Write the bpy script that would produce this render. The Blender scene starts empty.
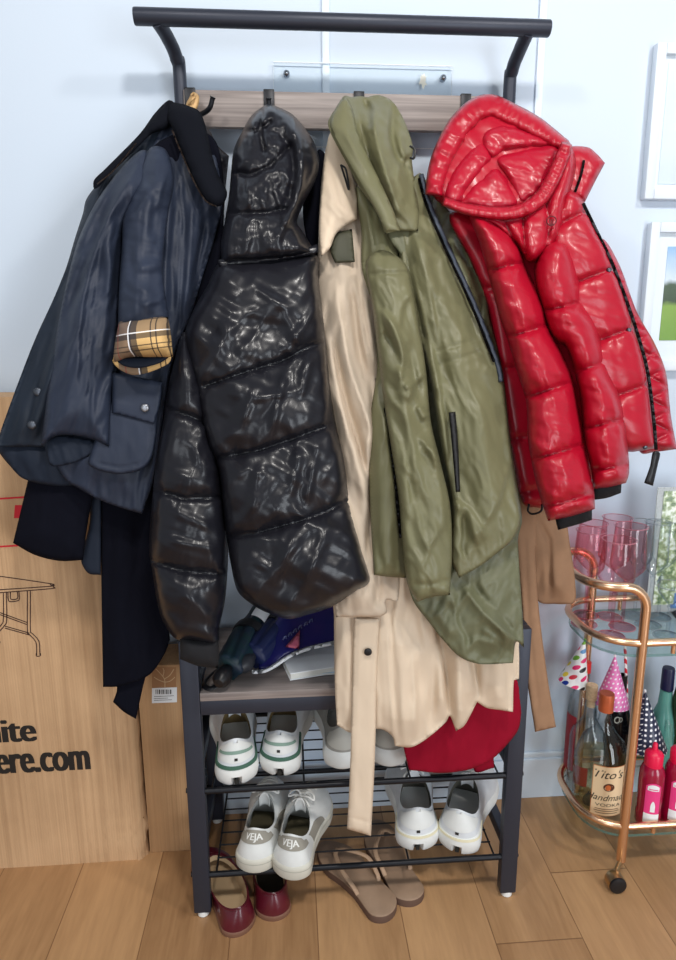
import bpy, math, random
import numpy as np
from mathutils import Vector, Matrix
from mathutils.geometry import delaunay_2d_cdt

SC = bpy.context.scene
COL = SC.collection
rnd = random.Random(7)

# ------------------------------------------------------------------ camera
CAM = np.array([-0.1282, -1.2209, 1.2383])
PIT, YAW, ROLL, FPX = 0.2105, 0.0721, -0.0046, 654.0
_c, _s = math.cos(YAW), math.sin(YAW)
FW = np.array([_s*math.cos(PIT), _c*math.cos(PIT), -math.sin(PIT)])
_R0 = np.array([_c, -_s, 0.0]); _U0 = np.cross(_R0, FW)
RT = _R0*math.cos(ROLL) + _U0*math.sin(ROLL)
UP = -_R0*math.sin(ROLL) + _U0*math.cos(ROLL)
cd = bpy.data.cameras.new('camera'); co = bpy.data.objects.new('camera', cd); COL.objects.link(co)
cd.sensor_fit = 'VERTICAL'; cd.sensor_height = 36.0; cd.lens = FPX/960*36.0; cd.clip_start = 0.02
M = Matrix.Identity(4)
for i in range(3):
    M[i][0] = RT[i]; M[i][1] = UP[i]; M[i][2] = -FW[i]; M[i][3] = CAM[i]
co.matrix_world = M
SC.camera = co

# ------------------------------------------------------------------ world, lights, exposure
w = bpy.data.worlds.new('room_light'); SC.world = w; w.use_nodes = True
_wn = w.node_tree.nodes; _wl = w.node_tree.links; wb = _wn['Background']
_tc = _wn.new('ShaderNodeTexCoord'); _sx = _wn.new('ShaderNodeSeparateXYZ'); _wl.new(_tc.outputs['Generated'], _sx.inputs[0])
_mr = _wn.new('ShaderNodeMapRange'); _mr.inputs[1].default_value = -1; _mr.inputs[2].default_value = 1; _wl.new(_sx.outputs[2], _mr.inputs[0])
_cr = _wn.new('ShaderNodeValToRGB'); _e = _cr.color_ramp.elements        # the rest of the room: floor below, walls around, ceiling above
_e[0].position = 0.25; _e[0].color = (0.30, 0.26, 0.22, 1); _e[1].position = 0.9; _e[1].color = (0.30, 0.33, 0.36, 1)
_q = _e.new(0.52); _q.color = (0.62, 0.66, 0.70, 1); _wl.new(_mr.outputs[0], _cr.inputs[0]); _wl.new(_cr.outputs[0], wb.inputs[0]); wb.inputs[1].default_value = 0.66

def area(name, loc, target, power, sx, sy=None, color=(1, 1, 1), shape='DISK'):
    l = bpy.data.lights.new(name, 'AREA'); l.energy = power; l.color = color
    l.shape = shape if sy is None else 'RECTANGLE'; l.size = sx
    if sy is not None: l.size_y = sy
    o = bpy.data.objects.new(name, l); COL.objects.link(o); o.location = loc
    d = Vector(target) - Vector(loc); o.rotation_euler = d.to_track_quat('-Z', 'Y').to_euler()
    return o
# ceiling downlights and the window behind the photographer
area('downlight', (0.15, -1.15, 2.62), (0.1, 0.0, 0.7), 18, 0.20, color=(1.0, 0.96, 0.91))
area('downlight', (1.25, -1.05, 2.62), (0.6, 0.1, 0.6), 14, 0.20, color=(1.0, 0.96, 0.91))
area('downlight', (-0.95, -1.15, 2.62), (-0.5, 0.1, 0.6), 10, 0.20, color=(1.0, 0.96, 0.91))
area('window_daylight', (1.8, -2.9, 1.0), (0.4, 0.3, 0.40), 50, 1.1, 1.9, color=(0.88, 0.94, 1.0))
area('window_daylight', (-1.1, -3.2, 1.05), (-0.1, 0.2, 0.45), 19, 0.9, 1.9, color=(0.88, 0.94, 1.0))

SC.view_settings.view_transform = 'Standard'; SC.view_settings.look = 'None'
SC.view_settings.gamma = 1.0; SC.view_settings.use_curve_mapping = False
SC.view_settings.exposure = 0.0
SC.cycles.transparent_max_bounces = 48; SC.cycles.max_bounces = 14

# ------------------------------------------------------------------ helpers: rays and places
def rays(px, py):
    px = np.asarray(px, float)[..., None]; py = np.asarray(py, float)[..., None]
    return FW + RT*(px-338)/FPX - UP*(py-480)/FPX
def at(x, y, Y):
    d = rays(x, y); return CAM + d*((Y-CAM[1])/d[1])
def atz(x, y, Z):
    d = rays(x, y); return CAM + d*((Z-CAM[2])/d[2])

# ------------------------------------------------------------------ helpers: materials
def glassy(name, tint, edge, rough=0.01, ior=1.45):
    """thin-walled glass: clear transmission tinted by the glass, mirror reflection by Fresnel"""
    m = bpy.data.materials.new(name); m.use_nodes = True; nt = m.node_tree; N = nt.nodes; Lk = nt.links
    N.remove(N['Principled BSDF']); out = N['Material Output']
    tr = N.new('ShaderNodeBsdfTransparent'); gl = N.new('ShaderNodeBsdfGlossy'); gl.inputs['Roughness'].default_value = rough
    mx = N.new('ShaderNodeMixShader'); l5 = N.new('ShaderNodeLayerWeight'); l5.inputs['Blend'].default_value = 0.5
    pw = N.new('ShaderNodeMath'); pw.operation = 'POWER'; pw.inputs[1].default_value = 5.0; Lk.new(l5.outputs['Facing'], pw.inputs[0])
    fr = N.new('ShaderNodeMath'); fr.operation = 'MULTIPLY_ADD'; fr.inputs[1].default_value = 0.7; fr.inputs[2].default_value = ((ior-1)/(ior+1))**2; Lk.new(pw.outputs[0], fr.inputs[0])
    lw = N.new('ShaderNodeLayerWeight'); lw.inputs['Blend'].default_value = 0.32
    r = N.new('ShaderNodeValToRGB'); r.color_ramp.elements[0].position = 0.25; r.color_ramp.elements[1].position = 0.95
    r.color_ramp.elements[0].color = (*lin(tint), 1); r.color_ramp.elements[1].color = (*lin(edge), 1)
    Lk.new(lw.outputs['Facing'], r.inputs[0]); Lk.new(r.outputs[0], tr.inputs[0])
    Lk.new(fr.outputs[0], mx.inputs[0]); Lk.new(tr.outputs[0], mx.inputs[1]); Lk.new(gl.outputs[0], mx.inputs[2]); Lk.new(mx.outputs[0], out.inputs[0])
    return m
def lin(c):
    return tuple(((v/12.92) if v <= 0.04045 else ((v+0.055)/1.055)**2.4) for v in [x/255.0 for x in c])
def nodes(m):
    m.use_nodes = True; nt = m.node_tree
    return nt, nt.nodes['Principled BSDF']
def mat(name, rgb, rough=0.5, metal=0.0, var=0.0, vscale=8.0, bump=0.0, bscale=200.0, stretch=(1, 1, 1), coat=0.0, sheen=0.0,
        spec=0.5, trans=0.0, ior=1.45, alpha=1.0, rgb2=None, bdist=0.002, bdetail=3.0):
    m = bpy.data.materials.new(name); nt, b = nodes(m)
    c = lin(rgb); b.inputs['Base Color'].default_value = (*c, 1); b.inputs['Roughness'].default_value = rough
    b.inputs['Metallic'].default_value = metal; b.inputs['Coat Weight'].default_value = coat
    b.inputs['Coat Roughness'].default_value = 0.12
    b.inputs['Sheen Weight'].default_value = sheen; b.inputs['Specular IOR Level'].default_value = spec
    b.inputs['Transmission Weight'].default_value = trans; b.inputs['IOR'].default_value = ior
    tc = nt.nodes.new('ShaderNodeTexCoord'); mp = nt.nodes.new('ShaderNodeMapping')
    mp.inputs['Scale'].default_value = stretch
    nt.links.new(tc.outputs['Object'], mp.inputs['Vector'])
    if var > 0 or rgb2 is not None:
        n = nt.nodes.new('ShaderNodeTexNoise'); n.inputs['Scale'].default_value = vscale; n.inputs['Detail'].default_value = 5
        nt.links.new(mp.outputs['Vector'], n.inputs['Vector'])
        r = nt.nodes.new('ShaderNodeValToRGB')
        r.color_ramp.elements[0].position = 0.3; r.color_ramp.elements[1].position = 0.7
        if rgb2 is not None: ca, cb = c, lin(rgb2)
        else: ca, cb = tuple(v*(1-var) for v in c), tuple(min(1, v*(1+var)) for v in c)
        r.color_ramp.elements[0].color = (*ca, 1); r.color_ramp.elements[1].color = (*cb, 1)
        nt.links.new(n.outputs['Fac'], r.inputs['Fac']); nt.links.new(r.outputs['Color'], b.inputs['Base Color'])
    if bump > 0:
        n2 = nt.nodes.new('ShaderNodeTexNoise'); n2.inputs['Scale'].default_value = bscale; n2.inputs['Detail'].default_value = bdetail
        nt.links.new(mp.outputs['Vector'], n2.inputs['Vector'])
        bp = nt.nodes.new('ShaderNodeBump'); bp.inputs['Strength'].default_value = bump; bp.inputs['Distance'].default_value = bdist
        nt.links.new(n2.outputs['Fac'], bp.inputs['Height']); nt.links.new(bp.outputs['Normal'], b.inputs['Normal'])
    return m

# ------------------------------------------------------------------ helpers: objects
def rootloc(o):
    v = np.zeros(3)
    while o is not None:
        v += np.array(o.location); o = o.parent
    return v
def thing(name, label, cat, loc, group=None):
    o = bpy.data.objects.new(name, None); COL.objects.link(o); o.location = tuple(float(v) for v in loc)
    o.empty_display_size = 0.02
    o['label'] = label; o['category'] = cat
    if group: o['group'] = group
    return o
def tag(o, label, cat, group=None):
    o['label'] = label; o['category'] = cat
    if group: o['group'] = group
    return o
def obj(name, verts, faces, m, parent=None, smooth=True, label=None, angle=None):
    """verts in world metres; linked under parent (rotation free chains)."""
    V = np.asarray(verts, float)
    if parent is not None: V = V - rootloc(parent)
    me = bpy.data.meshes.new(name); me.from_pydata([tuple(v) for v in V], [], faces); me.update()
    o = bpy.data.objects.new(name, me); COL.objects.link(o)
    if parent is not None: o.parent = parent
    mm = m if isinstance(m, (list, tuple)) else [m]
    for q in mm: me.materials.append(q)
    if smooth:
        me.polygons.foreach_set('use_smooth', [True]*len(me.polygons))
        if angle is not None: me.set_sharp_from_angle(angle=angle)
    if label: o['label'] = label
    return o
def structure(o):
    o['kind'] = 'structure'; return o

class MB:
    def __init__(s): s.v = []; s.f = []
    def add(s, v, f):
        n = len(s.v); s.v += [tuple(float(q) for q in p) for p in v]; s.f += [tuple(i+n for i in q) for q in f]; return s
    def box(s, x0, x1, y0, y1, z0, z1, b=0.0):
        b = min(b, (x1-x0)*.45, (y1-y0)*.45, (z1-z0)*.45)
        if b <= 0:
            v = [(x, y, z) for z in (z0, z1) for y in (y0, y1) for x in (x0, x1)]
            f = [(0, 2, 3, 1), (4, 5, 7, 6), (0, 1, 5, 4), (2, 6, 7, 3), (0, 4, 6, 2), (1, 3, 7, 5)]
            return s.add(v, f)
        import bmesh
        bm = bmesh.new(); bmesh.ops.create_cube(bm, size=1.0)
        for q in bm.verts: q.co = ((x0+x1)/2+q.co.x*(x1-x0), (y0+y1)/2+q.co.y*(y1-y0), (z0+z1)/2+q.co.z*(z1-z0))
        bmesh.ops.bevel(bm, geom=list(bm.edges), offset=b, segments=2, profile=0.5, affect='EDGES')
        bm.verts.index_update()
        v = [tuple(q.co) for q in bm.verts]; f = [tuple(q.index for q in p.verts) for p in bm.faces]; bm.free()
        return s.add(v, f)
    def tube(s, pts, r, n=12, closed=False, flat=1.0):
        P = np.array(pts, float); m = len(P); rr = np.full(m, r, float) if np.isscalar(r) else np.array(r, float)
        T = np.zeros_like(P)
        for i in range(m):
            a = P[(i-1) % m] if (closed or i > 0) else P[i]; b = P[(i+1) % m] if (closed or i < m-1) else P[i]
            t = b-a; T[i] = t/(np.linalg.norm(t)+1e-12)
        up = np.array([0, 0, 1.0])
        if abs(T[0] @ up) > 0.9: up = np.array([0, 1.0, 0])
        N = np.cross(T[0], up); N /= np.linalg.norm(N); V = []
        for i in range(m):
            N = N - (N @ T[i])*T[i]; N /= np.linalg.norm(N)+1e-12; B = np.cross(T[i], N)
            for k in range(n):
                a = 2*math.pi*k/n; V.append(P[i] + rr[i]*(math.cos(a)*N + flat*math.sin(a)*B))
        F = []
        for i in range(m if closed else m-1):
            for k in range(n):
                j = (i+1) % m; F.append((i*n+k, i*n+(k+1) % n, j*n+(k+1) % n, j*n+k))
        if not closed: F += [tuple(range(n))[::-1], tuple((m-1)*n+k for k in range(n))]
        return s.add(V, F)
    def lathe(s, prof, cx, cy, cz=0.0, n=32, M=None):
        V = []; m = len(prof)
        for r, z in prof:
            for k in range(n):
                a = 2*math.pi*k/n; V.append((r*math.cos(a), r*math.sin(a), z))
        F = [(i*n+k, i*n+(k+1) % n, (i+1)*n+(k+1) % n, (i+1)*n+k) for i in range(m-1) for k in range(n)]
        if prof[0][0] > 1e-6: F.append(tuple(range(n))[::-1])
        if prof[-1][0] > 1e-6: F.append(tuple((m-1)*n+k for k in range(n)))
        if M is not None: V = [tuple(M @ Vector(v)) for v in V]
        return s.add([(a+cx, b+cy, c+cz) for a, b, c in V], F)
    def build(s, name, m, parent=None, smooth=True, label=None, angle=0.7):
        return obj(name, s.v, s.f, m, parent, smooth, label, angle)

def crom(P, k=8, closed=False):
    P = [np.array(p, float) for p in P]; n = len(P); out = []
    for i in range(n if closed else n-1):
        a = P[(i-1) % n] if (closed or i > 0) else P[i]*2-P[i+1]
        b = P[i]; c = P[(i+1) % n]; d = P[(i+2) % n] if (closed or i < n-2) else c*2-b
        for t in np.linspace(0, 1, k, endpoint=False):
            out.append(0.5*((2*b)+(-a+c)*t+(2*a-5*b+4*c-d)*t*t+(-a+3*b-3*c+d)*t**3))
    if not closed: out.append(P[-1])
    return out

# text outline as a flat mesh: returns (n,2) coordinates and faces, baseline at 0, scaled so that cap height = 1
_txt = {}
def text2d(body, bold=0.0, shear=0.0, res=4):
    key = (body, bold, shear)
    if key in _txt: return _txt[key]
    def one(s):
        c = bpy.data.curves.new('t', 'FONT'); c.body = s; c.offset = bold; c.shear = shear; c.resolution_u = res; c.fill_mode = 'FRONT'
        o = bpy.data.objects.new('t', c); COL.objects.link(o)
        me = bpy.data.meshes.new_from_object(o.evaluated_get(bpy.context.evaluated_depsgraph_get()))
        v = np.array([x.co[:2] for x in me.vertices]).reshape(-1, 2); f = [tuple(p.vertices) for p in me.polygons]
        bpy.data.objects.remove(o); bpy.data.curves.remove(c); bpy.data.meshes.remove(me)
        return v, f
    h = one('H')[0]; cap = h[:, 1].max()-h[:, 1].min()
    v, f = one(body); v = v/cap; v[:, 0] -= v[:, 0].min()
    _txt[key] = (v, f); return v, f

# ------------------------------------------------------------------ helpers: noise on points (numpy)
def _hash(i, j, s):
    h = (i.astype(np.int64)*374761393 + j.astype(np.int64)*668265263 + s*974634777) & 0xffffffff
    h = ((h ^ (h >> 13))*1274126177) & 0xffffffff
    h = h ^ (h >> 16)
    return (h & 0xffff)/65535.0
def vnoise(x, y, s=0):
    i = np.floor(x); j = np.floor(y); u = x-i; v = y-j; u = u*u*u*(u*(u*6-15)+10); v = v*v*v*(v*(v*6-15)+10)
    a = _hash(i, j, s); b = _hash(i+1, j, s); c = _hash(i, j+1, s); d = _hash(i+1, j+1, s)
    return (a*(1-u)+b*u)*(1-v)+(c*(1-u)+d*u)*v
def fbm(x, y, s=0, o=3):
    t = 0; a = 1; n = 0
    for k in range(o):
        t = t+a*(vnoise(x, y, s+k*17)-0.5); n += a; x = x*2.03+5.1; y = y*2.03+1.7; a *= 0.5
    return t/n*2
def polydist(P, L):
    """distance of points P to open polyline L, and arc length (px) and side-free parameter of nearest point"""
    L = np.asarray([q[:2] for q in L], float); A = L[:-1]; D = L[1:]-A; l2 = (D**2).sum(1)+1e-9; ln = np.sqrt(l2)
    cum = np.concatenate([[0], np.cumsum(ln)])
    best = np.full(len(P), 1e9); arc = np.zeros(len(P))
    for k in range(len(A)):
        q = P-A[k]; t = np.clip((q @ D[k])/l2[k], 0, 1); dd = np.hypot(q[:, 0]-t*D[k, 0], q[:, 1]-t*D[k, 1])
        m = dd < best; best[m] = dd[m]; arc[m] = cum[k]+t[m]*ln[k]
    return best, arc, cum[-1]
def smooth_outline(pts, step):
    n = len(pts); out = []
    for i in range(n):
        p0, p1, p2, p3 = pts[(i-1) % n], pts[i], pts[(i+1) % n], pts[(i+2) % n]
        a, b, c, d = [np.array(q[:2], float) for q in (p0, p1, p2, p3)]
        if len(p1) > 2: a = 2*b-c
        if len(p2) > 2: d = 2*c-b
        k = max(1, int(np.linalg.norm(c-b)/step))
        tb = (c-a)*0.5; tc = (d-b)*0.5; L = np.linalg.norm(c-b)
        for tt in (tb, tc):
            q = np.linalg.norm(tt)
            if q > L: tt *= L/q
        for t in np.linspace(0, 1, k, endpoint=False):
            h1 = 2*t**3-3*t*t+1; h2 = t**3-2*t*t+t; h3 = -2*t**3+3*t*t; h4 = t**3-t*t
            out.append(h1*b+h2*tb+h3*c+h4*tc)
    return np.array(out)
def inside(P, poly):
    x, y = P[:, 0], P[:, 1]; r = np.zeros(len(P), bool); n = len(poly); j = n-1
    for i in range(n):
        xi, yi = poly[i]; xj, yj = poly[j]
        c = ((yi > y) != (yj > y)) & (x < (xj-xi)*(y-yi)/(yj-yi+1e-12)+xi); r ^= c; j = i
    return r

WOVEN = set()
def cloth(name, outline, m, parent, plane, prof=((10, 0.01),), back=0.008, step=3.0, puff=None, seams=(), gather=None, folds=(),
          noise=(), pits=(), relax=6, label=None, fn=None, edge=3.0, fm=1.0, ripple=None):
    """A piece of a hung garment as a closed, thick, modelled body: outline in pattern units, thickness profiles, seams with
    gathered puckers, drape folds and crumple. plane = (row1, Y1, row2, Y2[, dY/dX])."""
    if m in WOVEN: step = min(step, 2.2)
    O = smooth_outline(outline, step)
    lo, hi = O.min(0)-step, O.max(0)+step
    gx, gy = np.meshgrid(np.arange(lo[0], hi[0], step), np.arange(lo[1], hi[1], step*0.87))
    gx = gx+(np.arange(gx.shape[0]) % 2)[:, None]*step*0.5
    G = np.stack([gx.ravel(), gy.ravel()], 1)
    G = G[inside(G, O)]
    dd, _, _ = polydist(G, np.vstack([O, O[:1]])); G = G[dd > step*0.55]
    pts = [Vector(p) for p in np.vstack([O, G])]
    n = len(O)
    vs, es, fs, *_ = delaunay_2d_cdt(pts, [], [list(range(n))], 1, 1e-5)
    P = np.array([(v.x, v.y) for v in vs]); F = [tuple(f) for f in fs]
    # consistent winding
    A = np.array(F); a, b, c = P[A[:, 0]], P[A[:, 1]], P[A[:, 2]]
    ar = (b[:, 0]-a[:, 0])*(c[:, 1]-a[:, 1])-(b[:, 1]-a[:, 1])*(c[:, 0]-a[:, 0])
    F = [(t if s > 0 else t[::-1]) for t, s in zip(F, ar)]
    d, _, _ = polydist(P, np.vstack([O, O[:1]])); bnd = d < 0.02
    d[bnd] = 0
    base = np.zeros(len(P)); woven = m in WOVEN
    if woven: step = min(step, 2.2); relax = 2
    for R, T in prof:
        if woven and R < 12: R, T = 2.5, min(T, .0045)
        u = np.clip(d/R, 0, 1); rd = np.sqrt(np.clip(1-(1-u)**2, 0, 1)); sm_ = u*u*(3-2*u)
        base += T*((rd if R < 12 or not woven else sm_) if 'sleeve' not in name else .5*rd+.5*sm_)
    E = np.array(list({tuple(sorted(e)) for t in F for e in ((t[0], t[1]), (t[1], t[2]), (t[2], t[0]))}))
    deg = np.bincount(E.ravel(), minlength=len(P)).astype(float)
    def lap(h, k):
        for _ in range(k):
            s = np.bincount(E[:, 0], h[E[:, 1]], len(P))+np.bincount(E[:, 1], h[E[:, 0]], len(P))
            h2 = 0.5*h+0.5*s/np.maximum(deg, 1); h2[bnd] = h[bnd]; h = h2
        return h
    base = lap(base, relax)
    em = np.clip(d/edge, 0, 1)
    h = np.zeros(len(P))
    ds = np.full(len(P), 1e9)
    for sm in seams:
        q, arc, L = polydist(P, sm); ds = np.minimum(ds, q)
        if gather:
            amp, ln, per = gather
            sd = int(abs(sm[0][0]*13+sm[0][1]*7)) % 997
            x = arc/per; nz = (vnoise(x, q/(ln*1.5)+3, sd)-0.5)*1.4+(vnoise(x*2.3, q/ln+9, sd+3)-0.5)*0.7
            h += amp*nz*np.exp(-q/ln)*np.clip(q/2.5, 0, 1)
    if puff and len(seams):
        Aq, wq = puff
        h += Aq*np.sqrt(np.clip(1-(1-np.clip(ds/wq, 0, 1))**2, 0, 1)) - Aq*0.25 - min(.006, Aq*.5)*np.exp(-(ds/2.0)**2)
    for fo in folds:
        pl, wd, amp = fo[:3]; amp = amp*fm; kind = fo[3] if len(fo) > 3 else 'g'
        q, arc, L = polydist(P, pl); t = arc/max(L, 1e-6); tp = np.clip(np.minimum(t, 1-t)*5+(0.0 if kind != 'e' else 1), 0, 1)
        if kind == 'e': tp = 1.0
        if kind == 's':
            Lp = np.array(crom([q_[:2] for q_ in pl], 5)); A_ = Lp[:-1]; Dv = Lp[1:]-A_; mid = (A_+Lp[1:])/2
            kk = np.argmin(((P[:, None, :]-mid[None])**2).sum(2), 1); r_ = P-A_[kk]; sg = Dv[kk, 0]*r_[:, 1]-Dv[kk, 1]*r_[:, 0]
            q, arc, L = polydist(P, Lp); t = arc/max(L, 1e-6); tp = np.clip(np.minimum(t, 1-t)*5, 0, 1)
            h += amp*tp*np.where(sg > 0, np.exp(-(q/wd)**1.3), np.exp(-(q/3.0)**2))
        else: h += amp*np.exp(-(q/wd)**2)*tp
    for (ang, lx, ly, amp, kind) in noise:
        ca, sa = math.cos(math.radians(ang)), math.sin(math.radians(ang))
        wx = fbm(P[:, 0]/60, P[:, 1]/60, 91)*10
        X = ((P[:, 0]+wx)*ca+P[:, 1]*sa)/lx; Y = (-(P[:, 0]+wx)*sa+P[:, 1]*ca)/ly
        sd = int(abs(outline[0][0]*3+outline[0][1]*5)) % 991; amp = amp*fm
        if kind == 'r':
            z = fbm(X, Y, sd, 3); h += amp*(0.5-np.abs(z)*2.2)
        else: h += amp*fbm(X, Y, sd, 3)
    if ripple:
        pl, per, amp = ripple; q, arc, L = polydist(P, pl); h += amp*((vnoise(arc/per, q*0+2.5, 41)-0.5)*1.4+(vnoise(arc/per*2.1, q/12+7, 43)-0.5)*0.8)
    for pp, dep, wd in pits:
        Q = smooth_outline(pp, step); q, _, _ = polydist(P, np.vstack([Q, Q[:1]])); ii = inside(P, Q)
        h -= dep*np.where(ii, np.clip(q/wd, 0, 1), 0)
    if fn is not None: h = h+fn(P, d)
    hf = base+h*em
    ub = np.clip(d/8.0, 0, 1); hb = -back*np.sqrt(np.clip(1-(1-ub)**2, 0, 1))
    hf = np.maximum(hf, hb+0.0025*np.clip(d/step, 0, 1))
    y1, Y1, y2, Y2 = plane[:4]; cx = plane[4] if len(plane) > 4 else 0.0
    z1 = at(338, y1, Y1)[2]; z2 = at(338, y2, Y2)[2]; bb = (Y2-Y1)/(z2-z1); aa = Y1-bb*z1
    D = rays(P[:, 0], P[:, 1])
    def put(hh):
        t = (aa-hh+bb*CAM[2]+cx*CAM[0]-CAM[1])/(D[:, 1]-bb*D[:, 2]-cx*D[:, 0]); return CAM+D*t[:, None]
    Vf = put(hf); Vb = put(hb)
    idx = np.arange(len(P)); inner = np.where(~bnd)[0]; mp = idx.copy(); mp[inner] = len(P)+np.arange(len(inner))
    V = np.vstack([Vf, Vb[inner]])
    FF = F+[tuple(int(mp[i]) for i in t[::-1]) for t in F]
    # front faces must look towards -Y
    t0 = FF[len(F)//2]; nn = np.cross(V[t0[1]]-V[t0[0]], V[t0[2]]-V[t0[0]])
    if nn[1] > 0: FF = [t[::-1] for t in FF]
    o = obj(name, V, FF, m, parent, True, label)
    return o
def band(name, line, wd, m, parent, plane, T=0.004, step=2.5, label=None, **kw):
    """a strip of even or given width along a line (piping, zip tape, strap)"""
    L = np.array(crom([q[:2] for q in line], 6)); n = len(L)
    W = np.interp(np.linspace(0, 1, n), np.linspace(0, 1, len(wd)), wd) if not np.isscalar(wd) else np.full(n, wd)
    t = np.gradient(L, axis=0); t /= np.linalg.norm(t, axis=1)[:, None]; nn = np.stack([-t[:, 1], t[:, 0]], 1)
    a = L+nn*W[:, None]/2; b = L-nn*W[:, None]/2
    ol = [tuple(q) for q in a]+[tuple(q) for q in b[::-1]]
    ol[0] += (1,); ol[n-1] += (1,); ol[n] += (1,); ol[-1] += (1,)
    ol = [ol[i] for i in range(len(ol)) if len(ol[i]) > 2 or i % 3 == 0]
    return cloth(name, ol, m, parent, plane, prof=((max(1.2, float(np.mean(W))*0.45), T),), back=0.003, step=step, relax=0, edge=2.0, label=label, **kw)
def on_plane(plane, x, y, h=0.0):
    y1, Y1, y2, Y2 = plane[:4]; cx = plane[4] if len(plane) > 4 else 0.0
    z1 = at(338, y1, Y1)[2]; z2 = at(338, y2, Y2)[2]; bb = (Y2-Y1)/(z2-z1); aa = Y1-bb*z1
    D = rays(x, y); t = (aa-h+bb*CAM[2]+cx*CAM[0]-CAM[1])/(D[1]-bb*D[2]-cx*D[0]); return CAM+D*t
def disc(name, p, r, th, m, parent, label=None):
    """a snap or button facing out of the garment"""
    mb = MB(); R = Matrix.Rotation(math.pi/2, 3, 'X')
    mb.lathe([(0, -th), (r*.6, -th), (r*.85, -th*.8), (r, -th*.3), (r, th*.3), (0, th)], 0, 0, 0, 20, Matrix.Rotation(-math.pi/2, 3, 'X'))
    v = [(a+p[0], -b+p[1] if False else b+p[1], c+p[2]) for a, b, c in mb.v]
    return obj(name, v, mb.f, m, parent, True, label, 0.9)
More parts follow.
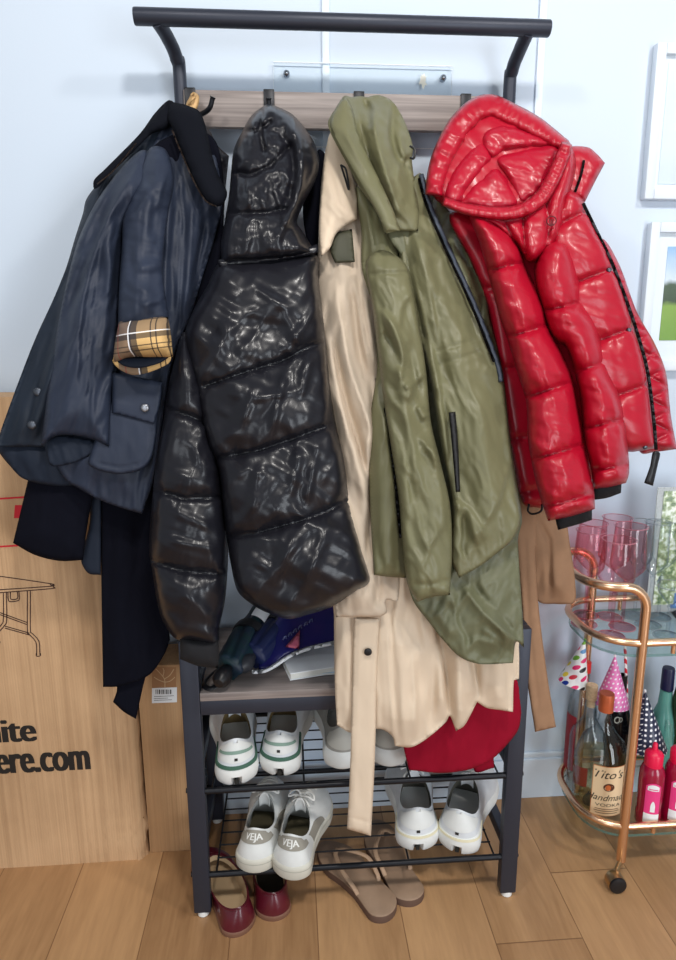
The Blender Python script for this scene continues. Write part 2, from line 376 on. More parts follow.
# ------------------------------------------------------------------ the setting
WALL_Y = 0.335
def floor_mat():
    m = bpy.data.materials.new('oak_planks'); nt, b = nodes(m); N = nt.nodes; Lk = nt.links
    tc = N.new('ShaderNodeTexCoord'); sp = N.new('ShaderNodeSeparateXYZ'); Lk.new(tc.outputs['Object'], sp.inputs[0])
    def math_(op, a, b_=None, v=None):
        n = N.new('ShaderNodeMath'); n.operation = op
        for i, q in enumerate((a, b_)):
            if q is None: continue
            if isinstance(q, (int, float)): n.inputs[i].default_value = q
            else: Lk.new(q, n.inputs[i])
        return n.outputs[0]
    W = 0.186
    u = math_('DIVIDE', math_('ADD', sp.outputs[0], 0.092), W); fl = math_('FLOOR', u); fr = math_('FRACT', u)
    wn = N.new('ShaderNodeTexWhiteNoise'); wn.noise_dimensions = '1D'; Lk.new(fl, wn.inputs['W'])
    off = math_('MULTIPLY', wn.outputs['Value'], 1.9)
    v = math_('DIVIDE', math_('ADD', sp.outputs[1], math_('ADD', off, 0.33)), 1.9); fv = math_('FRACT', v); fiv = math_('FLOOR', v)
    wn2 = N.new('ShaderNodeTexWhiteNoise'); wn2.noise_dimensions = '2D'
    cb = N.new('ShaderNodeCombineXYZ'); Lk.new(fl, cb.inputs[0]); Lk.new(fiv, cb.inputs[1]); Lk.new(cb.outputs[0], wn2.inputs['Vector'])
    # grain
    cg = N.new('ShaderNodeCombineXYZ'); Lk.new(math_('MULTIPLY', sp.outputs[0], 14.0), cg.inputs[0])
    Lk.new(math_('MULTIPLY', sp.outputs[1], 1.6), cg.inputs[1]); Lk.new(math_('MULTIPLY', wn2.outputs['Value'], 37.0), cg.inputs[2])
    g = N.new('ShaderNodeTexNoise'); g.inputs['Scale'].default_value = 1.6; g.inputs['Detail'].default_value = 6; g.inputs['Distortion'].default_value = 1.1
    Lk.new(cg.outputs[0], g.inputs['Vector'])
    wv = N.new('ShaderNodeTexWave'); wv.wave_type = 'RINGS'; wv.inputs['Scale'].default_value = 0.55; wv.inputs['Distortion'].default_value = 7; wv.inputs['Detail'].default_value = 3
    wv.inputs['Detail Scale'].default_value = 0.7
    Lk.new(cg.outputs[0], wv.inputs['Vector'])
    ff = N.new('ShaderNodeTexNoise'); ff.inputs['Scale'].default_value = 9; ff.inputs['Detail'].default_value = 4
    Lk.new(cg.outputs[0], ff.inputs['Vector'])
    r = N.new('ShaderNodeValToRGB'); e = r.color_ramp.elements
    e[0].position = 0.25; e[0].color = (*lin((150, 112, 76)), 1); e[1].position = 0.8; e[1].color = (*lin((196, 154, 110)), 1)
    fac = math_('ADD', math_('ADD', math_('MULTIPLY', g.outputs['Fac'], 0.5), math_('MULTIPLY', wv.outputs['Fac'], 0.16)), math_('MULTIPLY', ff.outputs['Fac'], 0.32))
    fac = math_('ADD', fac, math_('MULTIPLY', math_('SUBTRACT', wn2.outputs['Value'], 0.5), 0.28)); Lk.new(fac, r.inputs['Fac'])
    # knots
    vo = N.new('ShaderNodeTexVoronoi'); vo.inputs['Scale'].default_value = 1.0
    ck = N.new('ShaderNodeCombineXYZ'); Lk.new(math_('MULTIPLY', sp.outputs[0], 4.6), ck.inputs[0]); Lk.new(math_('MULTIPLY', sp.outputs[1], 3.0), ck.inputs[1]); Lk.new(ck.outputs[0], vo.inputs['Vector'])
    kn = N.new('ShaderNodeMapRange'); kn.inputs[1].default_value = 0.02; kn.inputs[2].default_value = 0.085; kn.inputs[3].default_value = 0.55; kn.inputs[4].default_value = 0.0
    Lk.new(vo.outputs['Distance'], kn.inputs[0])
    mk = N.new('ShaderNodeMixRGB'); Lk.new(kn.outputs[0], mk.inputs[0]); Lk.new(r.outputs['Color'], mk.inputs[1]); mk.inputs[2].default_value = (*lin((112, 78, 50)), 1)
    # joints
    ex = math_('MINIMUM', fr, math_('SUBTRACT', 1.0, fr)); ey = math_('MINIMUM', fv, math_('SUBTRACT', 1.0, fv))
    jx = math_('LESS_THAN', ex, 0.006); jy = math_('LESS_THAN', ey, 0.0007); j = math_('MAXIMUM', jx, jy)
    mj = N.new('ShaderNodeMixRGB'); Lk.new(math_('MULTIPLY', j, 0.75), mj.inputs[0]); Lk.new(mk.outputs[0], mj.inputs[1]); mj.inputs[2].default_value = (*lin((110, 76, 48)), 1)
    Lk.new(mj.outputs[0], b.inputs['Base Color']); b.inputs['Roughness'].default_value = 0.42
    bp = N.new('ShaderNodeBump'); bp.inputs['Strength'].default_value = 0.12; bp.inputs['Distance'].default_value = 0.002
    Lk.new(math_('SUBTRACT', fac, j), bp.inputs['Height']); Lk.new(bp.outputs[0], b.inputs['Normal'])
    return m
wall_m = mat('wall_paint', (200, 213, 228), 0.75, bump=0.05, bscale=120)
trim_m = mat('white_trim_paint', (212, 225, 238), 0.45)
structure(MB().box(-2.6, 2.8, -3.4, WALL_Y+0.1, -0.06, 0.0).build('floor', floor_mat()))
structure(MB().box(-2.6, 2.8, WALL_Y, WALL_Y+0.1, 0.0, 2.75).build('wall_back', wall_m))
# plain baseboard with a stepped top
bb = MB(); bb.box(-2.6, 2.8, WALL_Y-0.016, WALL_Y, 0, 0.118, 0.002); bb.box(-2.6, 2.8, WALL_Y-0.010, WALL_Y, 0.118, 0.134, 0.003)
structure(bb.build('baseboard_back', trim_m))
# flat closet panels on the wall: a joint line behind the rack and one right of it
for i, (xa, xb) in enumerate(((-0.046, -0.030), (0.424, 0.440))):
    structure(MB().box(xa, xb, WALL_Y-0.006, WALL_Y, 0.134, 2.75, 0.0015).build('trim_%d' % (i+1), trim_m))

# ------------------------------------------------------------------ the hall tree (bench, shelves, hooks, rail)
steel = mat('matte_black_steel', (50, 54, 66), 0.42, 0.3, bump=0.04, bscale=900)
steel_d = mat('black_wire', (22, 24, 30), 0.4, 0.4)
def wood_mat(name, a, b_, sc=(1.2, 14, 40)):
    m = bpy.data.materials.new(name); nt, bs = nodes(m); N = nt.nodes; Lk = nt.links
    tc = N.new('ShaderNodeTexCoord'); mp = N.new('ShaderNodeMapping'); mp.inputs['Scale'].default_value = sc; Lk.new(tc.outputs['Object'], mp.inputs[0])
    n = N.new('ShaderNodeTexNoise'); n.inputs['Scale'].default_value = 2.5; n.inputs['Detail'].default_value = 7; n.inputs['Distortion'].default_value = 0.7; Lk.new(mp.outputs[0], n.inputs[0])
    r = N.new('ShaderNodeValToRGB'); r.color_ramp.elements[0].position = 0.3; r.color_ramp.elements[1].position = 0.72
    r.color_ramp.elements[0].color = (*lin(a), 1); r.color_ramp.elements[1].color = (*lin(b_), 1); Lk.new(n.outputs[0], r.inputs[0]); Lk.new(r.outputs[0], bs.inputs['Base Color'])
    bs.inputs['Roughness'].default_value = 0.5; return m
wood = wood_mat('greige_oak_board', (108, 98, 95), (160, 149, 144))
wood_e = wood_mat('greige_oak_edge', (150, 130, 114), (196, 176, 156))
D = 0.31; LX = 0.36; LW = 0.037; ZT = 0.541
rack = thing('hall_tree', 'black steel hall tree with greige wood bench, coat board and two wire shoe shelves', 'coat rack', (0, D/2, 0))
for sx in (-1, 1):
    for (y0, y1, zt) in ((0.0, 0.025, 0.655), (D-0.025, D, ZT-0.018)):
        xo = sx*LX; x0, x1 = sorted((xo, xo-sx*LW))
        lg = MB().box(x0, x1, y0, y1, 0.012, zt, 0.003).build('leg', steel, rack)
        MB().lathe([(0.010, 0), (0.0125, 0.002), (0.0125, 0.013), (0.006, 0.014)], (x0+x1)/2, (y0+y1)/2, 0, 20).build('foot', mat('white_plastic', (235, 235, 232), 0.4) if 'white_plastic' not in bpy.data.materials else bpy.data.materials['white_plastic'], lg, label='white plastic foot')
        for zz in (0.1035, 0.3102):
            if y0 == 0: MB().lathe([(0, 0), (0.005, 0), (0.005, 0.003), (0, 0.0035)], 0, 0, 0, 10, Matrix.Rotation(sx*math.pi/2, 3, 'Y')).build('bolt', steel_d, lg) if False else None
            bz = MB(); bz.tube([(xo, (y0+y1)/2, zz), (xo+sx*0.0035, (y0+y1)/2, zz)], 0.0055, 10); bz.build('bolt', steel_d, lg)
# bench frame and board
ap = MB(); ap.box(-LX+LW, LX-LW, 0.0, 0.02, 0.491, ZT-0.018, 0.002); ap.box(-LX+LW, LX-LW, D-0.02, D, 0.491, ZT-0.018, 0.002)
ap.build('bench_apron', steel, rack)
for sx in (-1, 1):
    x0, x1 = sorted((sx*LX, sx*(LX-0.02))); MB().box(x0, x1, 0.025, D-0.025, 0.491, ZT-0.018, 0.002).build('side_rail', steel, rack)
    MB().box(x0, x1, 0.025, D-0.02, 0.632, 0.655, 0.002).build('arm_rail', steel, rack)
    MB().box(x0, x1, 0.025, D-0.025, 0.088, 0.118, 0.002).build('side_rail', steel, rack)
    MB().box(x0, x1, 0.025, D-0.025, 0.295, 0.325, 0.002).build('side_rail', steel, rack)
MB().box(-LX+LW+0.0005, LX-LW-0.0005, -0.001, D, ZT-0.018, ZT, 0.0015).build('bench_board', wood, rack)
# wire shelves
for z in (0.1035, 0.3102):
    sh = MB(); xa = LX-LW
    sh.tube([(-xa, 0.008, z), (xa, 0.008, z)], 0.0065, 12); sh.tube([(-xa, D-0.02, z), (xa, D-0.02, z)], 0.0065, 12)
    sh.tube([(-xa, D-0.012, z+0.03), (xa, D-0.012, z+0.03)], 0.0065, 12)
    for k in range(1, 7):
        y = 0.012+k*(D-0.04)/7; sh.tube([(-xa+0.012, y, z+0.003), (xa-0.012, y, z+0.003)], 0.0018, 8)
    for x in (-xa+0.014, -0.115, 0.115, xa-0.014):
        sh.tube([(x, 0.010, z), (x, D-0.02, z)], 0.0022, 8)
    sh.build('wire_shelf', steel_d, rack)
# posts, top rail, coat board, hooks
for px0, sx in (((180.5, 88), -1), ((509, 99), 1)):
    pb = at(px0[0], px0[1], D-0.015); X = pb[0]
    pt = at(*((157, 24) if sx < 0 else (528, 36)), 0.2069)
    pts = [(X, D-0.015, ZT-0.02), (X, D-0.015, 1.2), (X, D-0.015, pb[2]-0.01), (X+(pt[0]-X)*0.14, D-0.025, pb[2]+0.050), (X+(pt[0]-X)*0.55, D-0.062, pb[2]+0.075), (pt[0], 0.2069, 1.838)]
    MB().tube(crom(pts, 8), 0.0135, 16).build('post', steel, rack)
tr = MB(); e0 = at(134, 15.5, 0.2069)[0]; e1 = at(549.5, 28.5, 0.2069)[0]
tr.tube([(e0, 0.2069, 1.8438), (e0+0.002, 0.2069, 1.8438), (e1-0.002, 0.2069, 1.8438), (e1, 0.2069, 1.8438)], [0.0145, 0.0155, 0.0155, 0.0145], 20)
tr.build('top_rail', steel, rack)
bt = at(205, 91, 0.285)[2]; bl = at(225, 128, 0.285)[2]
MB().box(-0.335, 0.335, 0.278, 0.294, bl, bt, 0.0015).build('coat_board', wood, rack)
for px, tip in ((190, (214, 119)), (269, None), (359, None), (466, None)):
    hx = at(px, 98, 0.276)[0]; hk = MB()
    hk.box(hx-0.011, hx+0.011, 0.2745, 0.278, bl+0.01, bt+0.0025, 0.001); hk.box(hx-0.011, hx+0.011, 0.2745, 0.297, bt, bt+0.003, 0.001)
    tx = hx if tip is None else at(tip[0], tip[1], 0.235)[0]
    hk.tube(crom([(hx, 0.275, bl+0.025), (hx+(tx-hx)*.3, 0.262, bl+0.016), (hx+(tx-hx)*.8, 0.242, bl+0.022), (tx, 0.234, bl+0.042)], 8), [0.005]*24+[0.0065], 12)
    hk.build('hook', steel_d, rack)
# ------------------------------------------------------------------ garments
def px_mean(ol): return np.mean([q[:2] for q in ol], axis=0)
nylon_black = mat('shiny_black_nylon', (25, 25, 31), 0.31, coat=0.05, spec=0.4, bump=0.06, bscale=22, bdist=0.005, bdetail=3)
navy_wax = mat('waxed_navy_cotton', (40, 47, 63), 0.5, var=0.2, vscale=9, bump=0.12, bscale=60, bdist=0.003, spec=0.3)
navy_in = mat('dark_navy_lining', (28, 35, 48), 0.65, spec=.2, bump=0.1, bscale=80)
cord = mat('black_corduroy', (16, 18, 25), 0.9, spec=.1, bump=0.35, bscale=420, stretch=(1, 1, 0.08), bdist=0.001)
wool_black = mat('black_navy_wool', (15, 16, 25), 0.95, spec=.08, bump=0.2, bscale=500, bdist=0.001)
beige = mat('beige_cotton_twill', (212, 193, 170), 0.72, var=0.05, vscale=7, bump=0.12, bscale=600, bdist=0.001)
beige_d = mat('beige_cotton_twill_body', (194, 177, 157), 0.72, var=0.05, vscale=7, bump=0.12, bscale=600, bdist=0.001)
olive = mat('olive_nylon', (108, 106, 78), 0.42, spec=.4, var=0.07, vscale=10, bump=0.12, bscale=55, bdist=0.003)
olive_d = mat('olive_lining', (98, 99, 74), 0.5, var=0.06, vscale=10, bump=0.12, bscale=55, bdist=0.003)
olive_tab = mat('dark_olive_tape', (66, 66, 50), 0.6, bump=0.1, bscale=300)
red_ny = mat('glossy_red_nylon', (166, 9, 37), 0.36, coat=0.06, bump=0.10, bscale=45, bdist=0.005, bdetail=4)
red_in = mat('glossy_red_lining', (168, 10, 40), 0.36, coat=0.06, bump=0.2, bscale=60, bdist=0.004)
rib_black = mat('black_rib_knit', (20, 20, 24), 0.9, bump=0.3, bscale=300, stretch=(1, 1, 0.1), bdist=0.001)
camel = mat('camel_wool', (152, 118, 92), 0.9, var=0.06, vscale=30, spec=.15, bump=0.2, bscale=500, bdist=0.001)
red_wool = mat('crimson_crepe', (140, 6, 36), 0.85, spec=.2, bump=0.12, bscale=500, bdist=0.001)
zipm = mat('black_zip', (16, 16, 20), 0.55, bump=0.12, bscale=700, stretch=(1, 1, 1), bdist=0.001)
tapem = mat('slate_zip_tape', (66, 74, 88), 0.6)
metal_grey = mat('gunmetal_snap', (86, 90, 98), 0.35, 0.8)
metal_lt = mat('pewter_snap', (150, 152, 158), 0.35, 0.8)
blk_plastic = mat('black_plastic', (18, 18, 22), 0.4)

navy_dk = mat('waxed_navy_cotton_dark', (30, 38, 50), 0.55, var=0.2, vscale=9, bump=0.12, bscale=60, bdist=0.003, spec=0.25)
WOVEN |= {navy_wax, navy_dk, navy_in, wool_black, beige, beige_d, olive, olive_d, camel, red_wool}
def tartan():
    m = bpy.data.materials.new('tartan_cotton'); nt, b = nodes(m); N = nt.nodes; Lk = nt.links
    tc = N.new('ShaderNodeTexCoord'); mp = N.new('ShaderNodeMapping'); mp.inputs['Rotation'].default_value = (0, math.radians(7), 0)
    Lk.new(tc.outputs['Object'], mp.inputs[0]); sp = N.new('ShaderNodeSeparateXYZ'); Lk.new(mp.outputs[0], sp.inputs[0])
    def f(op, a, b_):
        n = N.new('ShaderNodeMath'); n.operation = op
        for i, q in enumerate((a, b_)):
            if isinstance(q, (int, float)): n.inputs[i].default_value = q
            else: Lk.new(q, n.inputs[i])
        return n.outputs[0]
    def stripe(ax, c, wd, per):
        u = f('MULTIPLY', f('ABSOLUTE', f('SUBTRACT', f('FRACT', f('DIVIDE', f('SUBTRACT', sp.outputs[ax], c-per/2), per), 0), 0.5), 0), per)
        return f('LESS_THAN', u, wd/2)
    col = None
    def mix(prev, rgb, fac, a):
        n = N.new('ShaderNodeMixRGB'); Lk.new(f('MULTIPLY', fac, a), n.inputs[0])
        if isinstance(prev, tuple): n.inputs[1].default_value = (*lin(prev), 1)
        else: Lk.new(prev, n.inputs[1])
        n.inputs[2].default_value = (*lin(rgb), 1); return n.outputs[0]
    global TART0
    X0, Z0 = TART0
    P = 0.26
    col = (208, 170, 112)
    col = mix(col, (92, 76, 76), stripe(0, X0-0.032, 0.040, P), 0.75)
    col = mix(col, (98, 82, 78), stripe(2, Z0+0.030, 0.034, 0.20), 0.62)
    col = mix(col, (30, 32, 42), stripe(0, X0-0.009, 0.014, P), 0.8)
    col = mix(col, (30, 32, 42), stripe(2, Z0+0.006, 0.009, 0.20), 0.75)
    for c in (X0+0.022, X0+0.031, X0+0.047): col = mix(col, (40, 34, 34), stripe(0, c, 0.0022, P), 0.85)
    for c in (Z0-0.010, Z0-0.018, Z0+0.034): col = mix(col, (50, 42, 38), stripe(2, c, 0.0020, 0.20), 0.8)
    col = mix(col, (235, 235, 238), stripe(0, X0-0.0165, 0.0022, P), 0.9); col = mix(col, (235, 235, 238), stripe(2, Z0+0.012, 0.0020, 0.20), 0.8)
    col = mix(col, (150, 50, 50), stripe(0, X0-0.040, 0.0022, P), 0.6)
    Lk.new(col, b.inputs['Base Color']); b.inputs['Roughness'].default_value = 0.9
    return m

# ---- long black wool coat under the waxed jacket
t = thing('wool_coat', 'long black wool coat whose sleeve and tail hang out below the navy waxed jacket', 'coat', at(135, 600, 0.075))
pl = (150, 0.20, 640, 0.055)
cloth('coat_body', [(150, 150), (215, 140), (222, 260), (200, 380), (175, 480), (166, 575), (170, 640, 1), (164, 655), (149, 675), (121, 686), (103, 687, 1), (101, 560), (101, 504), (96, 400), (120, 260)], wool_black, t, pl,
      prof=((7, .008), (26, .012)), folds=[([(140, 500), (136, 690)], 8, -.008), ([(120, 500), (116, 690)], 8, .005)], noise=[(90, 60, 16, .006, 'f')])
cloth('coat_tail', [(112, 640), (150, 620), (156, 660), (146, 676), (136, 719, 1), (124, 712), (113, 702, 1), (117, 688)], wool_black, t, (150, .215, 640, .07), prof=((5, .006),), noise=[(90, 40, 14, .004, 'f')])
cloth('sleeve', [(60, 400), (100, 400), (98, 470), (88, 522), (83, 560, 1), (60, 561), (35, 555), (13, 543, 1), (28, 480), (40, 430)], wool_black, t, (150, .19, 640, .03),
      prof=((8, .008), (26, .018)), noise=[(100, 60, 18, .006, 'f')])
cloth('sleeve_lining', [(88, 480), (100, 480), (101, 575, 1), (88, 573), (81, 559), (90, 520)], navy_in, t, (150, .2, 640, .05), prof=((5, .006),))

# ---- black shiny jacket hidden behind the navy jacket and the puffer
t = thing('padded_jacket', 'shiny black jacket mostly hidden between the navy jacket and the black puffer', 'jacket', at(215, 250, 0.16))
cloth('jacket_body', [(196, 120), (208, 128), (218, 146), (229, 156, 1), (226, 185), (222, 240), (214, 300), (200, 380), (178, 430), (170, 300), (185, 160)], nylon_black, t, (120, .245, 420, .10),
      prof=((8, .012),), noise=[(70, 30, 10, .006, 'r')])
cloth('jacket_side', [(318, 150), (326, 156), (331, 250), (338, 380), (345, 470, 1), (330, 470), (316, 330), (308, 250), (303, 205)], wool_black, t, (120, .25, 420, .13), prof=((6, .008),))

# ---- navy waxed jacket
t = thing('waxed_jacket', 'navy waxed cotton jacket with black cord collar and turned-back tartan cuff', 'jacket', at(110, 300, 0.1))
cloth('lining', [(0, 440), (40, 440), (110, 440), (112, 470), (96, 482), (57, 486), (24, 479), (10, 466), (-2, 450)], navy_in, t, (120, .24, 450, .06), prof=((5, .006), (20, .008)), noise=[(80, 40, 12, .006, 'f')])
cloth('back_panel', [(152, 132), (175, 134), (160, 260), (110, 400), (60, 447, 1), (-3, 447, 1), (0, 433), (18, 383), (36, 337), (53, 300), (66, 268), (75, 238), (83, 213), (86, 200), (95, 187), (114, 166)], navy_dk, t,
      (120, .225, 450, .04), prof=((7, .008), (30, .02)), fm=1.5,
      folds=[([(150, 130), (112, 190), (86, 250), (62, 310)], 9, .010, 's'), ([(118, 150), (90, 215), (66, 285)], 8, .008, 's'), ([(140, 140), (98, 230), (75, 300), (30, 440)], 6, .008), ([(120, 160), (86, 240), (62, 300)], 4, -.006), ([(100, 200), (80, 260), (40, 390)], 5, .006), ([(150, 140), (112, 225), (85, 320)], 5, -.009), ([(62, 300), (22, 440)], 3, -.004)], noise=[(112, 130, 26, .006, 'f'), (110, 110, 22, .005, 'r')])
cloth('front_panel', [(165, 122), (190, 120), (215, 150), (222, 200), (214, 240), (203, 275), (190, 318), (176, 350), (168, 380), (161, 430), (152, 485), (142, 514, 1), (122, 508), (100, 500), (78, 488), (62, 476), (55, 455), (80, 420), (105, 380), (118, 300), (135, 200)], navy_wax, t,
      (120, .219, 500, .02), prof=((8, .010), (36, .022)), fm=1.5,
      folds=[([(172, 150), (170, 210), (166, 260), (164, 330)], 9, .010, 's'), ([(192, 180), (190, 250), (182, 320)], 8, .008, 's'), ([(212, 205), (204, 250), (188, 310)], 8, .007, 's'), ([(178, 150), (185, 230), (180, 320), (172, 370)], 2, -.003), ([(182, 200), (177, 330)], 1.5, .003), ([(200, 180), (196, 250), (182, 330)], 5, .008), ([(206, 210), (194, 290)], 3, -.008), ([(165, 180), (168, 260)], 5, .007)],
      noise=[(95, 120, 26, .006, 'f'), (98, 90, 20, .005, 'r')])
ppl = (120, .178, 500, -.016)
cloth('pocket', [(110, 400, 1), (158, 412, 1), (156, 440), (150, 462), (138, 471), (118, 474), (98, 470), (88, 462)], navy_wax, t, ppl, prof=((5, .008),), seams=[[(100, 464), (120, 468), (140, 464), (150, 450), (152, 430)]], puff=(.003, 5), noise=[(80, 40, 20, .003, 'f')])
cloth('pocket_flap', [(112, 372, 1), (163, 382, 1), (160, 404), (154, 424, 1), (132, 418), (112, 413, 1)], navy_wax, t, (120, .168, 500, -.026), prof=((4, .006),), noise=[(10, 40, 20, .003, 'f')])
disc('snap', on_plane((120, .168, 500, -.026), 145, 408, .009), .0075, .003, metal_lt, t)
# far-left sleeve, swinging in front of the back panel
cloth('sleeve', [(142, 150), (158, 175), (150, 200), (126, 225), (122, 250), (117, 326), (113, 380), (110, 420), (109, 447, 1), (92, 439), (70, 435), (54, 437), (41, 447, 1), (44, 420), (50, 375), (57, 330), (66, 285), (80, 235), (104, 190)], navy_wax, t,
      (120, .195, 450, .0), prof=((10, .012), (30, .030)), fm=1.5,
      folds=[([(140, 160), (112, 210), (92, 262), (80, 320), (76, 400)], 10, .010, 's'), ([(148, 172), (128, 205), (116, 240), (106, 300)], 8, .010, 's'), ([(118, 172), (90, 225), (72, 290)], 7, .007, 's'), ([(100, 300), (94, 360), (92, 436)], 7, .004, 's'), ([(132, 170), (102, 240), (91, 330), (88, 440)], 1.6, -.0025), ([(140, 165), (112, 215), (104, 270)], 6, .010), ([(120, 190), (84, 250), (70, 310)], 5, -.008), ([(110, 230), (108, 300), (98, 380)], 5, .006), ([(75, 330), (62, 430)], 7, .005), ([(100, 215), (78, 270)], 4, .008)],
      noise=[(105, 120, 26, .006, 'f'), (108, 90, 18, .005, 'r')])
cloth('sleeve_lining', [(46, 441), (60, 436), (90, 440), (108, 446), (105, 452), (90, 456), (70, 464), (52, 466), (47, 456)], navy_in, t, (120, .215, 450, .018), prof=((4, .006),), noise=[(90, 20, 6, .004, 'f')])
# near sleeve with the tartan cuff
spl = (150, .165, 340, .0)
cloth('sleeve', [(150, 148), (166, 150), (174, 180), (168, 215), (163, 270), (169, 318, 1), (145, 330), (118, 326, 1), (119, 290), (122, 245), (124, 215), (136, 180)], navy_wax, t, spl,
      prof=((10, .014), (24, .034)), folds=[([(124, 222), (138, 212), (150, 190)], 8, .009, 's'), ([(166, 170), (158, 200), (152, 215)], 6, .008, 's'), ([(166, 262), (150, 270), (134, 268)], 7, .004, 's'), ([(120, 290), (134, 298), (150, 296)], 7, .004, 's'), ([(168, 292), (156, 300), (146, 300)], 6, .004, 's'), ([(150, 160), (141, 220), (138, 325)], 1.5, -.002), ([(128, 200), (150, 185)], 5, .010), ([(156, 190), (152, 240)], 4, -.008), ([(160, 262), (138, 268)], 4, .005), ([(128, 285), (150, 292)], 4, .004), ([(165, 300), (140, 306)], 3, .005)],
      noise=[(95, 50, 14, .005, 'f'), (10, 40, 12, .004, 'f')])
cpl = (150, .15, 340, -.012)
TART0 = (float(on_plane(cpl, 137, 345)[0]), float(on_plane(cpl, 137, 345)[2]))
TART0 = (TART0[0]-float(at(110, 300, .1)[0])*0, TART0[1])
_loc = t.location
TART0 = (TART0[0]-_loc[0], TART0[1]-_loc[2])
tart = tartan()
cloth('cuff_lining', [(113, 358), (172, 354, 1), (169, 363), (150, 372), (134, 375), (122, 371), (114, 364)], tart, t, (150, .172, 340, .015), prof=((4, .004),))
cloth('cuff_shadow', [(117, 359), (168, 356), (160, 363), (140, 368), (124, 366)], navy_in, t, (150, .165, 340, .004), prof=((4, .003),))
cloth('tartan_cuff', [(119, 322, 1), (144, 317), (168, 317, 1), (171, 335), (173, 357, 1), (150, 357), (130, 357), (113, 363, 1), (115, 342)], tart, t, cpl, prof=((9, .014), (26, .028)), noise=[(0, 50, 20, .003, 'f')], label='turned-back tartan cuff in tan, grey and black check')
# collar
cloth('collar', [(169, 100), (176, 108), (168, 127), (152, 134), (142, 143), (124, 161), (108, 176), (100, 186), (94, 189), (94, 180), (104, 170), (117, 157), (130, 144), (142, 131), (155, 113)], cord, t, (100, .222, 200, .142), prof=((5, .008), (14, .010)), label='black cord collar')
cloth('collar', [(168, 101, 1), (186, 105), (199, 111), (205, 124), (212, 155), (219, 176), (227, 192), (224, 203), (216, 207), (206, 202), (198, 190), (190, 173), (181, 150), (173, 130), (167, 118)], cord, t, (100, .215, 200, .105), prof=((5, .008), (16, .012)), label='black cord collar')
band('collar_piping', [(172, 130), (181, 152), (191, 175), (199, 191), (207, 202), (216, 206)], 1.5, mat('brown_piping', (92, 74, 64), .7), t, (100, .205, 200, .095), T=.002)
band('collar_piping', [(97, 184), (112, 172), (126, 156), (136, 143)], 1.4, bpy.data.materials['brown_piping'], t, (100, .206, 200, .126), T=.002)
for (x, y) in ((38, 392), (32, 425)): disc('snap', on_plane((120, .225, 450, .04), x, y, .024), .008, .003, metal_grey, t)

# ---- small gold clip hooked on the board above the navy jacket
t = thing('hair_clip', 'small gold toned clip on the coat board above the navy jacket collar', 'clip', at(192, 104, .25))
gold_c = mat('brushed_gold', (190, 154, 106), 0.5, 0.3, bump=.2, bscale=300)
cloth('clip_plate', [(189, 98), (193, 92), (199, 96), (198, 106), (193, 112), (186, 106)], gold_c, t, (90, .258, 110, .25), prof=((3, .004),), step=1.5)
MB().tube(crom([at(188, 104, .245), at(192, 100, .24), at(195, 97, .243), at(194, 93, .25), at(191, 95, .25)], 5), .002, 8).build('clasp', gold_c, t)

# ---- black puffer
t = thing('puffer_jacket', 'shiny black hooded puffer jacket with wide quilted panels hanging on the second hook', 'jacket', at(270, 400, 0.0))
pb = (260, .10, 600, -.075)
cloth('cuff', [(180, 638, 1), (218, 640, 1), (219, 655), (218, 668, 1), (198, 666), (180, 659, 1)], rib_black, t, (260, .10, 600, -.055), prof=((8, .016),), label='matt black knit cuff')
S1 = [(205, 386), (243, 373), (282, 361), (307, 348), (330, 340)]
S2 = [(218, 458), (257, 451), (293, 439), (340, 421)]
S3 = [(228, 537), (257, 533), (300, 521), (328, 511), (352, 496)]
cloth('body', [(220, 262), (250, 258), (285, 256), (316, 255), (318, 275), (321, 300), (326, 343), (330, 385), (335, 420), (344, 460), (350, 503), (360, 543), (369, 572), (371, 580), (366, 587), (350, 596), (329, 608), (310, 614), (289, 619), (268, 613), (250, 603), (237, 590), (230, 560), (224, 520), (218, 470), (206, 440), (192, 380), (184, 340), (193, 311), (207, 286)], nylon_black, t, pb,
      prof=((9, .018), (60, .050)), seams=[S1, S2, S3], puff=(.026, 26), gather=(.008, 11, 10), fm=1.3,
      folds=[([(300, 350), (285, 310), (250, 280)], 5, .005), ([(322, 300), (290, 345)], 5, .006), ([(240, 300), (215, 360)], 8, .005), ([(255, 385), (240, 430)], 4, .006), ([(285, 370), (270, 440)], 4, .006), ([(310, 355), (300, 400)], 5, .006),
             ([(250, 400), (300, 390)], 4, .005), ([(260, 460), (250, 520)], 5, .005), ([(300, 445), (290, 500)], 5, .006), ([(318, 440), (305, 510)], 4, .005), ([(300, 525), (270, 590)], 6, .006), ([(330, 520), (300, 600)], 6, .005)],
      noise=[(30, 80, 30, .012, 'f'), (125, 80, 30, .004, 'r')], step=2.6, back=.015)
cloth('sleeve', [(183, 332), (192, 345), (200, 362), (207, 384), (208, 410), (213, 436), (221, 456), (224, 480), (227, 520), (228, 560), (225, 600), (219, 628), (216, 645), (193, 642), (176, 639), (165, 625), (158, 606), (152, 570), (149, 545), (153, 490), (157, 455), (164, 418), (170, 380)], nylon_black, t, (330, .05, 640, -.06),
      prof=((10, .020), (32, .030)), seams=[[(164, 408), (193, 417), (213, 428)], [(152, 489), (186, 499), (224, 497)], [(148, 560), (183, 571), (228, 575)], [(183, 332), (197, 361), (206, 386), (208, 410), (217, 442), (226, 500)]], puff=(.020, 20), gather=(.006, 14, 9),
      folds=[([(190, 440), (210, 480)], 5, .005), ([(170, 510), (215, 530)], 5, .006), ([(165, 540), (220, 550)], 4, .005), ([(180, 590), (215, 620)], 6, .006), ([(175, 350), (190, 400)], 6, .004)],
      noise=[(20, 70, 26, .010, 'f'), (100, 60, 26, .003, 'r')], step=2.6, back=.015)
